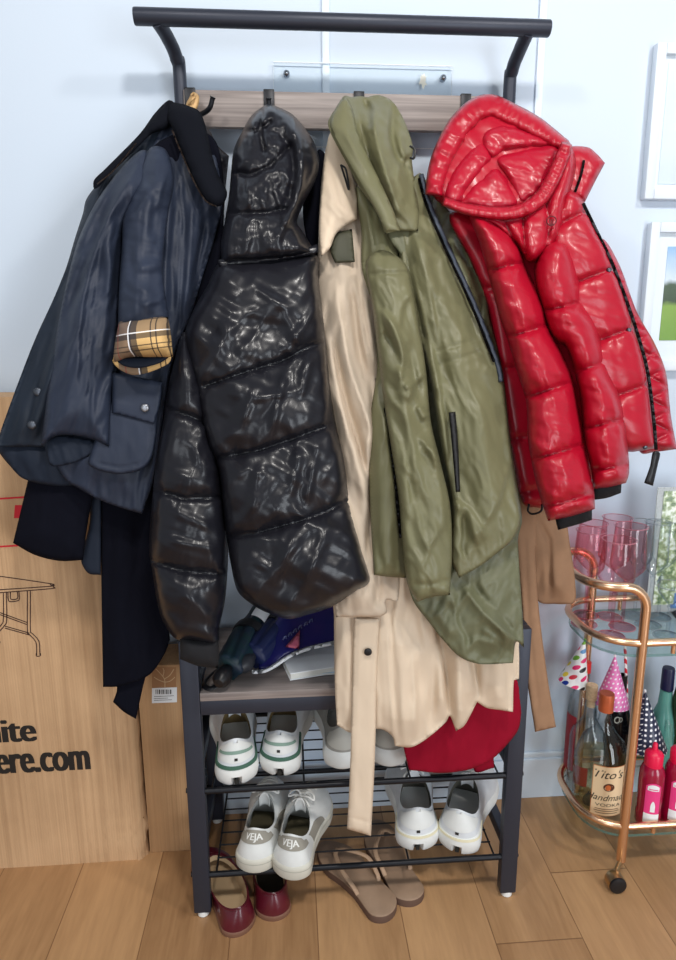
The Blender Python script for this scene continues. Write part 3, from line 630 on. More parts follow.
cloth('neck_strip', [(218, 260), (250, 256), (280, 253), (300, 250), (317, 244, 1), (318, 252), (300, 257), (270, 262), (240, 266), (220, 268, 1)], nylon_black, t, (260, .055, 600, -.09), prof=((3.5, .010),), noise=[(10, 20, 8, .003, 'f')])
cloth('hood', [(268, 104), (278, 107), (292, 114), (304, 127), (314, 142), (319, 160), (317, 176), (311, 190), (303, 205), (297, 222), (303, 232), (312, 247), (316, 254, 1), (290, 259), (260, 262), (222, 264, 1), (221, 245), (225, 220), (229, 195), (231, 172), (234, 149), (243, 130), (252, 115)], nylon_black, t, (105, .225, 255, .085),
      prof=((10, .022), (38, .040)), seams=[[(231, 172), (250, 175), (270, 166), (288, 148)], [(226, 212), (248, 214), (270, 212), (287, 208)], [(241, 131), (258, 131), (270, 122)], [(262, 108), (260, 130), (264, 150)]], puff=(.014, 16), gather=(.006, 12, 7),
      folds=[([(271, 126), (286, 124), (296, 135), (301, 155), (301, 180), (297, 200), (284, 226), (268, 254)], 4.5, .014), ([(262, 128), (278, 132), (290, 146), (294, 170), (290, 195), (276, 222)], 3.5, -.010), ([(248, 180), (250, 210)], 4, .006), ([(268, 180), (262, 208)], 4, .006), ([(300, 215), (305, 245)], 5, -.015)],
      noise=[(90, 40, 16, .006, 'r'), (20, 30, 14, .006, 'f')], step=2.2, back=.02)

# ---- crimson dress behind the trench
t = thing('dress', 'crimson dress hem showing below the beige trench coat in front of the shelves', 'dress', at(465, 750, -.01))
cloth('skirt', [(400, 640), (440, 600), (490, 600), (510, 640), (516, 670), (521, 690), (521, 715), (517, 732), (496, 756), (480, 766), (462, 771), (440, 773), (409, 770, 1), (404, 749), (398, 700)], red_wool, t, (600, .014, 770, -.006),
      prof=((5, .007), (30, .010)), folds=[([(470, 690), (440, 770)], 9, .006), ([(500, 690), (482, 764)], 7, -.006), ([(430, 700), (420, 770)], 8, .004)], noise=[(100, 60, 16, .005, 'f')])
cloth('skirt_back', [(480, 700), (516, 690), (512, 735), (495, 745), (494, 768, 1), (474, 770)], red_wool, t, (600, .03, 770, .014), prof=((4, .005),))

# ---- beige trench coat
t = thing('trench_coat', 'long beige trench coat with hanging belt partly behind the olive rain jacket', 'coat', at(420, 680, -.03))
cloth('skirt', [(336, 560), (400, 540), (460, 560), (515, 600), (519, 650), (519, 681, 1), (514, 680), (513, 712, 1), (500, 710), (487, 708), (477, 702, 1), (470, 716), (464, 726), (456, 731, 1), (450, 716), (446, 722), (429, 737), (412, 747), (395, 746, 1), (392, 736), (380, 729), (352, 733), (337, 725, 1), (335, 690), (334, 620)], beige, t, (600, -.032, 740, -.050),
      prof=((5, .007), (28, .010)), fm=1.5, folds=[([(386, 612), (389, 680), (394, 744)], 10, .012, 's'), ([(430, 600), (440, 660), (447, 722)], 9, .014, 's'), ([(462, 640), (472, 680), (477, 704)], 9, .014, 's'), ([(408, 620), (414, 690), (418, 744)], 9, .005, 's'), ([(500, 640), (506, 700)], 8, .005, 's'), ([(385, 610), (392, 745)], 3.5, -.004), ([(400, 620), (404, 745)], 9, .010), ([(440, 620), (428, 735)], 5, -.008), ([(436, 600), (450, 720)], 5, -.012), ([(456, 640), (460, 728)], 6, .012), ([(474, 650), (476, 704)], 4, -.012), ([(416, 640), (414, 740)], 4, .006), ([(345, 620), (348, 730)], 7, .006), ([(495, 650), (500, 710)], 8, .006)],
      noise=[(92, 140, 22, .004, 'f'), (88, 120, 26, .004, 'r')])
tpl = (140, .205, 600, -.062)
cloth('body', [(330, 139), (350, 135), (372, 190), (385, 260), (395, 380), (400, 520), (398, 600), (386, 600), (387, 612), (380, 617, 1), (336, 617, 1), (330, 560), (330, 470), (322, 400), (318, 300), (318, 250), (320, 200), (324, 160)], beige_d, t, tpl,
      prof=((6, .008), (24, .018)), fm=1.6, folds=[([(334, 275), (346, 350), (364, 410), (380, 450)], 10, .010, 's'), ([(352, 270), (362, 330), (372, 376)], 9, .009, 's'), ([(328, 330), (340, 400), (362, 470), (376, 530)], 9, .010, 's'), ([(366, 380), (370, 440), (374, 500)], 8, .010, 's'), ([(340, 480), (356, 540), (362, 612)], 9, .008, 's'), ([(378, 540), (374, 580), (372, 612)], 7, .006, 's'), ([(340, 270), (350, 360), (366, 420), (380, 470)], 5, .004), ([(330, 330), (345, 400), (368, 480), (378, 540)], 4, -.010), ([(352, 280), (358, 340), (366, 380)], 4, -.009), ([(362, 280), (372, 340), (377, 376)], 4, .009), ([(332, 380), (350, 440), (366, 500)], 6, .009), ([(372, 440), (374, 500), (368, 560)], 5, -.011), ([(366, 430), (369, 490)], 4, .009), ([(358, 540), (350, 610)], 7, .007), ([(378, 560), (376, 610)], 4, -.008)],
      noise=[(95, 120, 20, .005, 'f'), (82, 80, 16, .004, 'r')])
cloth('sleeve_strap', [(361, 378, 1), (376, 375, 1), (378, 400), (372, 411), (360, 413, 1), (366, 396)], beige_d, t, (140, .185, 600, -.085), prof=((4, .006),))
cloth('collar', [(330, 133), (340, 140), (348, 160), (356, 188), (357, 219, 1), (345, 226), (336, 234), (330, 248), (321, 257, 1), (319, 230), (321, 197), (324, 165)], beige, t, (140, .185, 250, .085), prof=((5, .007), (14, .010)),
      folds=[([(330, 170), (338, 205), (352, 220)], 3, -.005), ([(326, 200), (345, 222)], 3, .005)], noise=[(70, 30, 10, .003, 'f')])
cloth('belt', [(354, 618, 1), (380, 618, 1), (377, 680), (375.5, 740), (374, 780), (371, 836, 1), (347, 829, 1), (350, 770), (352, 700)], beige, t, (600, -.054, 840, -.078), prof=((2.5, .005),), noise=[(90, 60, 16, .003, 'f')], seams=[[(348, 817), (371, 823)], [(357, 620), (355, 700), (350, 828)]], puff=(.0015, 3))
disc('button', on_plane((600, -.054, 840, -.078), 368, 652, .010), .0075, .003, blk_plastic, t, label='black button')

# ---- olive rain jacket
t = thing('rain_jacket', 'olive green hooded rain jacket with dark zips hanging in the middle', 'jacket', at(440, 400, .0))
cloth('tab', [(333, 233, 1), (352, 229, 1), (355, 262, 1), (335, 263, 1), (330, 250)], olive_tab, t, (140, .165, 600, -.08), prof=((3, .004),), label='dark olive tab')
cloth('back_panel', [(424, 180), (444, 205), (470, 236), (482, 250), (486, 275), (489, 310), (497, 345), (504, 380), (509, 430), (517, 484), (522, 520), (518, 540), (522, 607), (524, 648, 1), (516, 642), (513, 663, 1), (480, 664), (460, 657), (444, 641), (428, 621), (412, 598), (405, 560), (420, 400), (400, 300), (400, 230)], olive_d, t, (170, .18, 650, -.092),
      prof=((6, .008), (30, .014)), fm=1.5, folds=[([(459, 582), (485, 615), (522, 647)], 9, .010, 's'), ([(452, 590), (456, 620), (470, 652)], 8, .009, 's'), ([(462, 585), (500, 628), (522, 648)], 4, .003), ([(480, 628), (505, 645)], 5, .005, 's'), ([(446, 230), (462, 262), (474, 300)], 8, .008, 's'), ([(470, 650), (478, 640), (500, 646)], 6, .005, 's'), ([(470, 580), (520, 640)], 4, -.006), ([(430, 600), (455, 640)], 6, .006), ([(448, 600), (470, 650)], 5, -.007), ([(455, 250), (478, 310)], 6, .008), ([(462, 240), (470, 270)], 4, -.006), ([(490, 600), (510, 650)], 5, .006)],
      noise=[(60, 70, 24, .006, 'f'), (110, 50, 18, .005, 'r')])
opl = (190, .14, 600, -.092)
cloth('left_front', [(356, 188), (372, 200), (395, 240), (405, 300), (402, 400), (404, 520), (406, 578, 1), (390, 577), (374, 575, 1), (371, 526), (369, 461), (371, 412), (377, 370), (376, 340), (371, 300), (362, 269), (361, 230)], olive, t, opl,
      prof=((6, .008), (20, .016)), fm=1.5, folds=[([(381, 400), (388, 450), (394, 500), (398, 560)], 8, .010, 's'), ([(366, 200), (374, 260), (378, 330)], 8, .008, 's'), ([(376, 420), (380, 500), (382, 560)], 6, .007)], noise=[(92, 80, 12, .006, 'f')])
band('zip', [(385, 408), (391, 445), (397, 500), (401, 538)], 3.2, zipm, t, (190, .120, 600, -.116), T=.003, label='black zip')
cloth('right_front', [(398, 205), (420, 173), (430, 205), (452, 255), (474, 303), (496, 352), (503, 385), (508, 430), (515, 480), (521, 518), (514, 538), (500, 551), (480, 566), (459, 578, 1), (452, 560), (452, 500), (440, 440), (430, 380), (415, 320), (400, 260)], olive, t, (190, .13, 600, -.108),
      prof=((6, .009), (34, .022)), fm=1.5, seams=[[(437, 351), (458, 345), (478, 340)], [(440, 364), (460, 358), (480, 352)], [(426, 215), (450, 270), (472, 322), (490, 366)]], puff=(.003, 7), gather=(.0035, 9, 8),
      folds=[([(400, 222), (414, 280), (428, 340), (440, 400), (450, 480)], 9, .013, 's'), ([(412, 225), (428, 290), (438, 345)], 8, .009, 's'), ([(452, 500), (470, 512), (486, 540)], 8, .007, 's'), ([(456, 490), (460, 530), (459, 574)], 7, .008, 's'), ([(508, 460), (498, 500), (480, 530)], 8, .005, 's'), ([(440, 372), (452, 400), (458, 430)], 9, .005, 's'), ([(412, 240), (424, 300), (436, 350), (446, 400)], 5, .003), ([(404, 235), (416, 300), (430, 360)], 4, -.012), ([(420, 235), (436, 300)], 5, .007), ([(465, 500), (462, 560)], 5, -.006), ([(500, 400), (508, 500)], 5, -.005), ([(480, 380), (490, 520)], 10, .006), ([(456, 500), (470, 520), (480, 545)], 4, .006)],
      noise=[(80, 110, 26, .005, 'f'), (70, 60, 18, .004, 'r')])
band('pocket_zip', [(452, 412), (455, 445), (458, 492)], [7, 6.5, 4.5], zipm, t, (190, .103, 600, -.140), T=.004, label='black pocket zip')
band('zip_tape', [(421, 174), (430, 206), (452, 256), (475, 306), (497, 362), (501, 382)], 5.0, tapem, t, (190, .121, 600, -.117), T=.003, label='slate zip tape')
band('zip', [(419, 178), (427, 207), (449, 257), (472, 307), (494, 362)], 2.6, zipm, t, (190, .115, 600, -.124), T=.003, label='black zip')
cloth('sleeve', [(366, 262), (382, 250), (404, 262), (412, 285), (420, 330), (426, 370), (431, 422), (440, 460), (450, 505), (452, 550), (450, 595, 1), (432, 597), (417, 602, 1), (407, 583), (402, 540), (399, 500), (390, 440), (383, 395), (377, 345), (372, 305)], olive, t, (250, .066, 600, -.134),
      prof=((9, .014), (26, .030)), fm=1.5, seams=[[(368, 275), (386, 273), (408, 273)], [(414, 585), (434, 584), (452, 580)]], puff=(.004, 7), gather=(.005, 12, 9),
      folds=[([(374, 308), (386, 316), (396, 332), (402, 356), (398, 390)], 11, .013, 's'), ([(424, 372), (414, 384), (406, 404)], 9, .010, 's'), ([(440, 462), (428, 446), (418, 436)], 8, .009, 's'), ([(392, 420), (404, 460), (408, 520)], 9, .007, 's'), ([(430, 440), (440, 490), (446, 540)], 9, .009, 's'), ([(412, 290), (402, 306), (398, 330)], 8, .006, 's'), ([(446, 520), (430, 545), (420, 575)], 8, .005, 's'), ([(376, 310), (386, 320), (394, 335), (402, 350)], 6, .003), ([(384, 330), (394, 350), (404, 375)], 5, -.010), ([(408, 340), (416, 380), (420, 400)], 4, -.008), ([(400, 400), (410, 440), (420, 500)], 6, .006), ([(440, 470), (430, 450), (420, 445)], 4, .008), ([(412, 470), (430, 540)], 6, -.006), ([(418, 405), (426, 420)], 4, .010), ([(404, 388), (412, 384)], 3, .006)],
      noise=[(85, 110, 24, .005, 'f'), (70, 60, 16, .004, 'r')])
cloth('collar', [(384, 215), (404, 215), (422, 232), (440, 300), (436, 330), (424, 310), (406, 262), (390, 240)], olive_d, t, (190, .115, 600, -.10), prof=((5, .008),), noise=[(75, 40, 10, .004, 'f')])
cloth('hood', [(352, 97), (360, 96), (367, 97), (378, 95), (392, 101), (402, 116), (408, 130), (413, 147), (412, 160), (415, 185), (419, 211), (418, 231, 1), (398, 231), (385, 234, 1), (378, 214), (360, 188), (346, 162), (332, 136), (328, 122), (336, 108), (344, 96)], olive, t, (95, .215, 230, .075),
      prof=((8, .016), (30, .036)), fm=1.3, folds=[([(376, 98), (374, 130), (384, 170), (400, 215)], 9, .012, 's'), ([(390, 104), (388, 135), (398, 168), (410, 196)], 8, .010, 's'), ([(412, 150), (402, 160), (396, 178)], 6, .006, 's'), ([(358, 100), (360, 125), (370, 160), (384, 195), (396, 228)], 4, -.012), ([(352, 100), (352, 128), (362, 160), (378, 195), (390, 226)], 6, .010), ([(382, 98), (378, 125), (384, 160), (396, 200)], 6, .009), ([(392, 104), (392, 140), (402, 170)], 4, -.009), ([(400, 130), (402, 160)], 4, .006), ([(366, 99), (370, 130)], 4, -.008), ([(396, 170), (404, 205)], 5, .007)],
      noise=[(75, 70, 18, .006, 'f'), (60, 40, 14, .004, 'r')], step=2.4, back=.02)
cloth('hood_brim', [(338, 104), (346, 98), (352, 108), (358, 132), (370, 160), (382, 185), (394, 212), (400, 231, 1), (386, 232, 1), (374, 208), (359, 183), (345, 158), (333, 134), (330, 122)], olive, t, (95, .158, 230, .012), prof=((5, .008), (12, .008)), folds=[([(342, 125), (356, 150), (372, 180)], 4, .005)], step=2.4, noise=[(60, 40, 10, .003, 'f')])
MB().tube(crom([at(410, 146, .12), at(415, 150, .115), at(414, 158, .113), at(410, 158, .117)], 6), .0022, 8).build('drawcord', blk_plastic, t, label='black drawcord loop')
MB().tube(crom([at(341, 165, .12), at(345, 178, .11), at(349, 190, .108), at(346, 170, .112), at(341, 165, .12)], 6), .002, 8).build('drawcord', blk_plastic, t, label='black drawcord loop')

# ---- camel coat
t = thing('camel_coat', 'camel brown wool coat edge hanging between the red puffer and the drinks cart', 'coat', at(545, 650, .06))
cloth('coat_body', [(515, 470), (552, 480), (566, 520), (570, 545), (574, 570), (576, 597), (573, 604, 1), (556, 604), (538, 601), (528, 575), (516, 540)], camel, t, (480, .09, 730, .045), prof=((8, .012), (24, .02)),
      folds=[([(536, 515), (549, 540), (550, 600)], 3, -.010), ([(560, 530), (562, 600)], 8, .006)], noise=[(95, 60, 16, .005, 'f')])
cloth('front_edge', [(514, 500), (536, 505), (536, 560), (539, 610), (548, 680), (556, 727, 1), (535, 732, 1), (530, 700), (526, 672), (522, 607), (518, 565)], camel, t, (480, .07, 730, .03), prof=((5, .008),), folds=[([(524, 520), (528, 620), (540, 725)], 2, -.003)], noise=[(95, 60, 14, .004, 'f')])

# ---- red puffer
t = thing('puffer_jacket', 'glossy red hooded puffer jacket with two quilted sleeves on the right hook', 'jacket', at(540, 350, .0))
cloth('quilted_lining', [(600, 240), (618, 262), (637, 312), (655, 344), (666, 373), (671, 416), (677, 449, 1), (655, 452), (640, 452), (610, 380), (590, 300)], red_in, t, (200, .13, 450, .07), prof=((5, .010), (16, .010)),
      seams=[[(618, y), (682, y+34)] for y in range(250, 470, 22)]+[[(618, y+34), (682, y)] for y in range(250, 470, 22)], puff=(.010, 9), step=2, label='diamond quilted red lining')
S = [[(560, 224), (587, 210)], [(572, 284), (613, 268)], [(590, 344), (634, 327)], [(604, 400), (646, 385)]]
cloth('front_panel', [(566, 190), (580, 195), (586, 207), (598, 231), (613, 262), (628, 303), (640, 340), (648, 372), (654, 422), (657, 448, 1), (640, 451), (626, 451), (612, 440), (590, 400), (570, 340), (556, 280), (548, 230)], red_ny, t, (200, .10, 450, .03),
      prof=((8, .014), (28, .026)), seams=S, puff=(.018, 20), gather=(.0055, 12, 7), noise=[(20, 40, 14, .005, 'f')], step=2.4)
zp = (200, .075, 450, .008)
band('zip', [(583, 203), (597, 232), (612, 263), (628, 305), (640, 342), (648, 374), (654, 422), (656, 450)], 3.6, zipm, t, zp, T=.004, label='black zip')
for (x, y) in ((609, 270), (629, 330), (641, 391), (645, 447)): disc('snap', on_plane(zp, x, y, .008), .0045, .003, metal_grey, t)
pu = cloth('zip_pull', [(653, 452), (660, 453), (658, 464), (653, 486, 1), (644, 483, 1), (650, 466)], blk_plastic, t, (440, .02, 490, .01), prof=((2.5, .004),), step=1.6, label='black zip pull')
cloth('back_panel', [(450, 214), (500, 215), (560, 220), (590, 300), (600, 400), (600, 470), (570, 490), (540, 508, 1), (523, 503), (509, 435), (497, 358), (486, 300), (470, 260)], red_ny, t, (200, .12, 500, .05), prof=((8, .014),), seams=[[(480, 290), (500, 288)], [(496, 370), (520, 366)], [(508, 440), (530, 436)], [(522, 492), (540, 490)]], puff=(.010, 14), gather=(.003, 8, 7))
MB().tube(crom([at(529, 504, .04), at(528, 511, .035), at(533, 514, .03), at(541, 511, .035), at(542, 504, .04)], 6), .0022, 8).build('drawcord', blk_plastic, t, label='black elastic cord loop')
spA = (200, .08, 520, -.07); spB = (200, .085, 500, -.045)
cloth('rib_cuff', [(589, 482, 1), (622, 478, 1), (621, 493, 1), (607, 498), (593, 500, 1)], rib_black, t, (200, .10, 500, -.025), prof=((7, .016),), label='black knit cuff')
cloth('sleeve', [(552, 240), (568, 243), (578, 270), (584, 300), (597, 326), (605, 358), (609, 372), (620, 398), (625, 422), (627, 440), (629, 460), (629, 474), (626, 483, 1), (610, 487), (593, 489, 1), (591, 470), (584, 439), (580, 396), (567, 349), (552, 337), (541, 307), (534, 273), (540, 250)], red_ny, t, spB,
      prof=((10, .022), (24, .032)), seams=[[(536, 312), (566, 306), (588, 300)], [(566, 374), (588, 368), (612, 360)], [(578, 430), (600, 425), (628, 418)], [(588, 471), (608, 468), (632, 464)]], puff=(.022, 18), gather=(.008, 14, 7), noise=[(20, 40, 14, .006, 'f'), (80, 40, 10, .003, 'f')], step=2.3)
cloth('rib_cuff', [(553, 510, 1), (592, 500, 1), (592, 520, 1), (576, 525), (558, 530, 1)], rib_black, t, (200, .09, 520, -.05), prof=((7, .016),), label='black knit cuff')
cloth('sleeve', [(470, 212), (500, 225), (518, 245), (526, 270), (541, 300), (548, 326), (562, 355), (572, 380), (578, 410), (584, 445), (589, 468), (594, 490), (595, 509, 1), (572, 516), (548, 521, 1), (541, 500), (534, 474), (528, 439), (526, 401), (517, 372), (507, 338), (499, 315), (489, 277), (480, 245)], red_ny, t, spA,
      prof=((11, .024), (28, .034)), seams=[[(484, 272), (506, 266), (528, 262)], [(504, 338), (526, 332), (550, 324)], [(524, 398), (548, 390), (576, 381)], [(529, 460), (560, 452), (590, 443)], [(540, 508), (568, 501), (598, 492)]], puff=(.024, 20), gather=(.008, 15, 7), noise=[(20, 40, 14, .006, 'f'), (80, 40, 10, .003, 'f')], step=2.3)
cloth('collar', [(566, 150), (587, 147), (597, 154), (605, 163, 1), (596, 180), (585, 202, 1), (572, 198), (562, 190)], red_ny, t, (140, .15, 200, .11), prof=((5, .012), (14, .008)), noise=[(60, 20, 8, .005, 'f')], step=2)
band('zip', [(584, 160), (581, 175), (575, 192)], 2.6, zipm, t, (140, .125, 200, .085), T=.003)
hp = (100, .17, 260, .035)
backrim = [(434, 196), (440, 165), (456, 132), (474, 112), (490, 106), (508, 113), (532, 125), (552, 138), (566, 146)]
frontrim = [(443, 201), (466, 209), (494, 213), (520, 211), (542, 197), (556, 172), (564, 152), (567, 143)]
cloth('hood_shell', [(431, 190), (437, 160), (455, 126), (472, 108), (488, 99), (507, 106), (530, 118), (552, 132), (566, 138), (572, 147), (576, 165), (574, 180), (568, 200), (562, 232), (549, 251), (530, 262), (518, 248), (496, 230), (469, 216), (446, 206), (436, 200)], red_ny, t, (100, .20, 260, .075),
      prof=((10, .020), (30, .020)), seams=[[(500, 212), (510, 232), (520, 252)], [(522, 210), (526, 258)], [(545, 197), (550, 225), (544, 256)], [(444, 206), (500, 217), (524, 216), (548, 204), (566, 170)]], puff=(.012, 14), gather=(.004, 9, 6), noise=[(50, 24, 12, .004, 'f')], step=2.3, back=.02)
lowshell = cloth('hood_front', [(444, 203), (466, 210), (494, 214), (520, 212), (543, 198), (557, 172), (566, 146, 1), (573, 150), (576, 165), (573, 182), (567, 202), (561, 232), (548, 251), (530, 262), (518, 248), (496, 230), (469, 216)], red_ny, t, (100, .15, 260, .045),
      prof=((8, .018), (20, .016)), seams=[[(500, 212), (510, 232), (520, 252)], [(522, 210), (526, 258)], [(545, 197), (550, 225), (544, 256)]], puff=(.012, 12), gather=(.004, 9, 6), noise=[(50, 24, 12, .004, 'f')], step=2.2, back=.01)
for ol in ([(446, 200), (448, 180), (460, 160), (476, 144), (486, 147), (493, 158), (484, 172), (470, 188), (462, 202)],
           [(460, 204), (468, 190), (482, 176), (495, 168), (504, 174), (512, 188), (519, 204), (500, 211), (478, 209)],
           [(483, 142), (490, 128), (510, 126), (535, 134), (550, 140), (545, 148), (520, 149), (504, 154), (494, 160)],
           [(496, 160), (508, 153), (528, 148), (548, 146), (558, 152), (554, 168), (546, 186), (534, 198), (520, 202), (512, 188), (505, 173)]):
    cc = np.mean(ol, 0); ol = [tuple(cc+(np.array(q)-cc)*1.13) for q in ol]
    cloth('lining_puff', ol, red_in, t, (100, .165, 260, .055), prof=((7, .018), (16, .020)), noise=[(60, 36, 14, .006, 'f'), (20, 30, 12, .003, 'r')], step=2, back=.012)
band('hood_rim', backrim, [18, 22, 25, 25, 24, 23, 22, 18, 12], red_ny, t, (100, .165, 260, .035), T=.026, step=2.0, ripple=(backrim, 6, .006))
band('hood_rim', frontrim, [9, 12, 13, 14, 15, 15, 14, 11], red_ny, t, (100, .115, 260, .00), T=.016, step=1.8, ripple=(frontrim, 5, .006))
lg = MB(); lc = on_plane((100, .15, 260, .045), 551, 221, .045); lg.tube([(lc[0]+.009*math.cos(a), lc[1]-.002, lc[2]+.008*math.sin(a)) for a in np.linspace(0, 2*math.pi, 20, endpoint=False)], .0011, 6, closed=True)
for k in (-1, 0, 1): lg.tube([(lc[0]+.002*k, lc[1]-.002, lc[2]-.007), (lc[0]+.004*k, lc[1]-.002, lc[2]+.003)], .0009, 6)
lg.build('emblem', mat('dark_red_print', (90, 12, 24), .5), t, label='small dark round emblem')
# ------------------------------------------------------------------ cardboard boxes
def card_mat(name, a, b_):
    m = bpy.data.materials.new(name); nt, b = nodes(m); N = nt.nodes; Lk = nt.links
    tc = N.new('ShaderNodeTexCoord')
    mp = N.new('ShaderNodeMapping'); mp.inputs['Scale'].default_value = (60, 60, 0.6); Lk.new(tc.outputs['Object'], mp.inputs[0])
    n = N.new('ShaderNodeTexNoise'); n.inputs['Scale'].default_value = 2.0; n.inputs['Detail'].default_value = 3; Lk.new(mp.outputs[0], n.inputs[0])
    n2 = N.new('ShaderNodeTexNoise'); n2.inputs['Scale'].default_value = 5.0; n2.inputs['Detail'].default_value = 5; Lk.new(tc.outputs['Object'], n2.inputs[0])
    ad = N.new('ShaderNodeMath'); ad.operation = 'ADD'; Lk.new(n.outputs[0], ad.inputs[0]); Lk.new(n2.outputs[0], ad.inputs[1])
    hf = N.new('ShaderNodeMath'); hf.operation = 'MULTIPLY'; hf.inputs[1].default_value = 0.5; Lk.new(ad.outputs[0], hf.inputs[0])
    r = N.new('ShaderNodeValToRGB'); r.color_ramp.elements[0].position = 0.33; r.color_ramp.elements[1].position = 0.62
    r.color_ramp.elements[0].color = (*lin(a), 1); r.color_ramp.elements[1].color = (*lin(b_), 1); Lk.new(hf.outputs[0], r.inputs[0]); Lk.new(r.outputs[0], b.inputs['Base Color'])
    b.inputs['Roughness'].default_value = 0.8
    wv = N.new('ShaderNodeTexWave'); wv.inputs['Scale'].default_value = 55; wv.inputs['Distortion'].default_value = 0.6; Lk.new(tc.outputs['Object'], wv.inputs[0])
    bp = N.new('ShaderNodeBump'); bp.inputs['Strength'].default_value = 0.16; bp.inputs['Distance'].default_value = 0.002; Lk.new(wv.outputs['Fac'], bp.inputs['Height']); Lk.new(bp.outputs[0], b.inputs['Normal'])
    return m
card = card_mat('corrugated_cardboard', (172, 136, 100), (206, 168, 128))
ink = mat('black_print', (30, 26, 24), 0.7); ink_r = mat('red_print', (196, 30, 44), 0.7); ink_b = mat('brown_print', (62, 36, 30), 0.7)
white_paper = mat('white_paper', (232, 234, 236), 0.7)
tape_m = mat('brown_packing_tape', (158, 116, 80), 0.35)
def strokes(lines, y_plane, wpx, off=0.0006):
    """printed lines lying on a vertical face at depth y_plane"""
    mb = MB()
    for L in lines:
        P = [at(x, y, y_plane) for x, y in L]; n = len(P); W = wpx*0.0022/2
        V = []
        for i, p in enumerate(P):
            a = P[max(i-1, 0)]; b = P[min(i+1, n-1)]; t = b-a; t[1] = 0; t = t/(np.linalg.norm(t)+1e-9); nn = np.array([-t[2], 0, t[0]])
            V += [(p[0]+nn[0]*W, y_plane-off, p[2]+nn[2]*W), (p[0]-nn[0]*W, y_plane-off, p[2]-nn[2]*W)]
        F = [(2*i, 2*i+1, 2*i+3, 2*i+2) for i in range(n-1)]
        mb.add(V, F)
    return mb
BY = 0.178
zt = at(0, 397, BY)[2]; xr = at(134, 700, BY)[0]
box = thing('cardboard_box', 'large tall cardboard box with black printed lettering leaning at the left wall', 'box', (xr-0.3, 0.25, 0))
mb = MB(); NX, NZ = 40, 60; V = []; F = []
prof = []
for k in range(7):
    a = k/6*math.pi/2; prof.append((xr-0.016+0.016*math.sin(a), BY+0.016-0.016*math.cos(a)))
ring = [(-1.30, BY), (-1.0, BY), (-0.8, BY), (-0.7, BY)]+prof+[(xr, 0.25), (xr, 0.312), (-1.30, 0.312)]
m_ = len(ring)
for j in range(NZ+1):
    z = zt*j/NZ
    for i, (x, y) in enumerate(ring):
        cr = 0
        if 3 < i < 12: cr = 0.005*fbm(np.array([z*38+i*.3]), np.array([i*.9]), 5)[0]*(1.8 if z < 0.10 else 0.6)
        V.append((x+cr-(0.004 if z < .05 and i > 3 and i < 12 else 0), y+cr*0.8, z))
for j in range(NZ):
    for i in range(m_): a = j*m_+i; b = j*m_+(i+1) % m_; F.append((a, b, b+m_, a+m_))
F.append(tuple(NZ*m_+i for i in range(m_))); F.append(tuple(range(m_))[::-1])
obj('carton', V, F, card, box, True, None, 0.6)
strokes([[(-30, 500.5), (26, 497)], [(-30, 548.5), (24, 545)]], BY, 1.8).build('printed_line', ink_r, box, False, label='red printed lines')
q = [at(x, y, BY) for x, y in ((15, 505), (23, 505), (22, 518), (14, 518))]
obj('printed_block', [(p[0], BY-.0006, p[2]) for p in q], [(0, 3, 2, 1)], ink_r, box, False, label='red printed block')
tb = [[(-20, 574.5), (0, 576.2), (50, 583.5), (53, 585), (53.5, 587), (51, 588.6), (0, 592.6), (-20, 594)], [(50, 583.5), (51, 585.2), (49, 586.3), (-20, 591)],
      [(3.5, 593), (3.5, 618), (2, 624), (-4, 630)], [(6.5, 592.5), (6.8, 619), (5, 625), (-3, 634)], [(8, 592.5), (8.5, 600), (11, 601.6), (18, 600.6), (19.5, 598), (19, 591.5)], [(10.5, 592), (11, 599), (17.5, 598.4), (17.5, 591.6)],
      [(27.5, 591), (27.5, 630), (29, 634), (36, 642), (36.8, 655)], [(30.5, 591), (30.5, 629), (32, 633), (39, 641), (40, 654.6)], [(36.4, 653), (36.6, 656), (40.4, 655.6), (40.2, 653)],
      [(0, 612.5), (27.5, 622.5)], [(0, 614.5), (27.5, 624.6)], [(5, 626), (29.5, 633)], [(5, 628), (30, 635)], [(-3, 640), (0, 641.5), (0, 643)]]
strokes([crom([(a, b) for a, b in L], 3) if len(L) > 3 else L for L in tb], BY, 1.0).build('table_drawing', ink_b, box, False, label='line drawing of a folding table')
def label_text(body, right_px, base_px, capm, yp, m, parent, name, bold=0.02, shear=0, sx=1.0, off=0.0008, anchor='r', label=None, z=None):
    v, f = text2d(body, 0, shear); p = at(right_px, base_px, yp); capm = at(right_px, base_px-capm, yp)[2]-p[2]; v = v*capm; v = v*np.array([sx, 1.0]); x0 = p[0]-(v[:, 0].max() if anchor == 'r' else (v[:, 0].max()/2 if anchor == 'c' else 0))
    VV = []; FF = []
    for k in range(5):
        o_ = len(VV); VV += [(x0+a+(k-2)*bold*capm*.5, yp-off-k*1e-5, p[2]+b) for a, b in v]; FF += [tuple(i+o_ for i in q) for q in f]
    return obj(name, VV, FF, m, parent, False, label)
label_text('White', 36, 740.6, 23.5, BY, ink, box, 'printed_word', bold=0.06, sx=0.86, label='black printed word')
label_text('here.com', 89.5, 769, 28.0, BY, ink, box, 'printed_word', bold=0.05, sx=0.60, label='black printed web address')
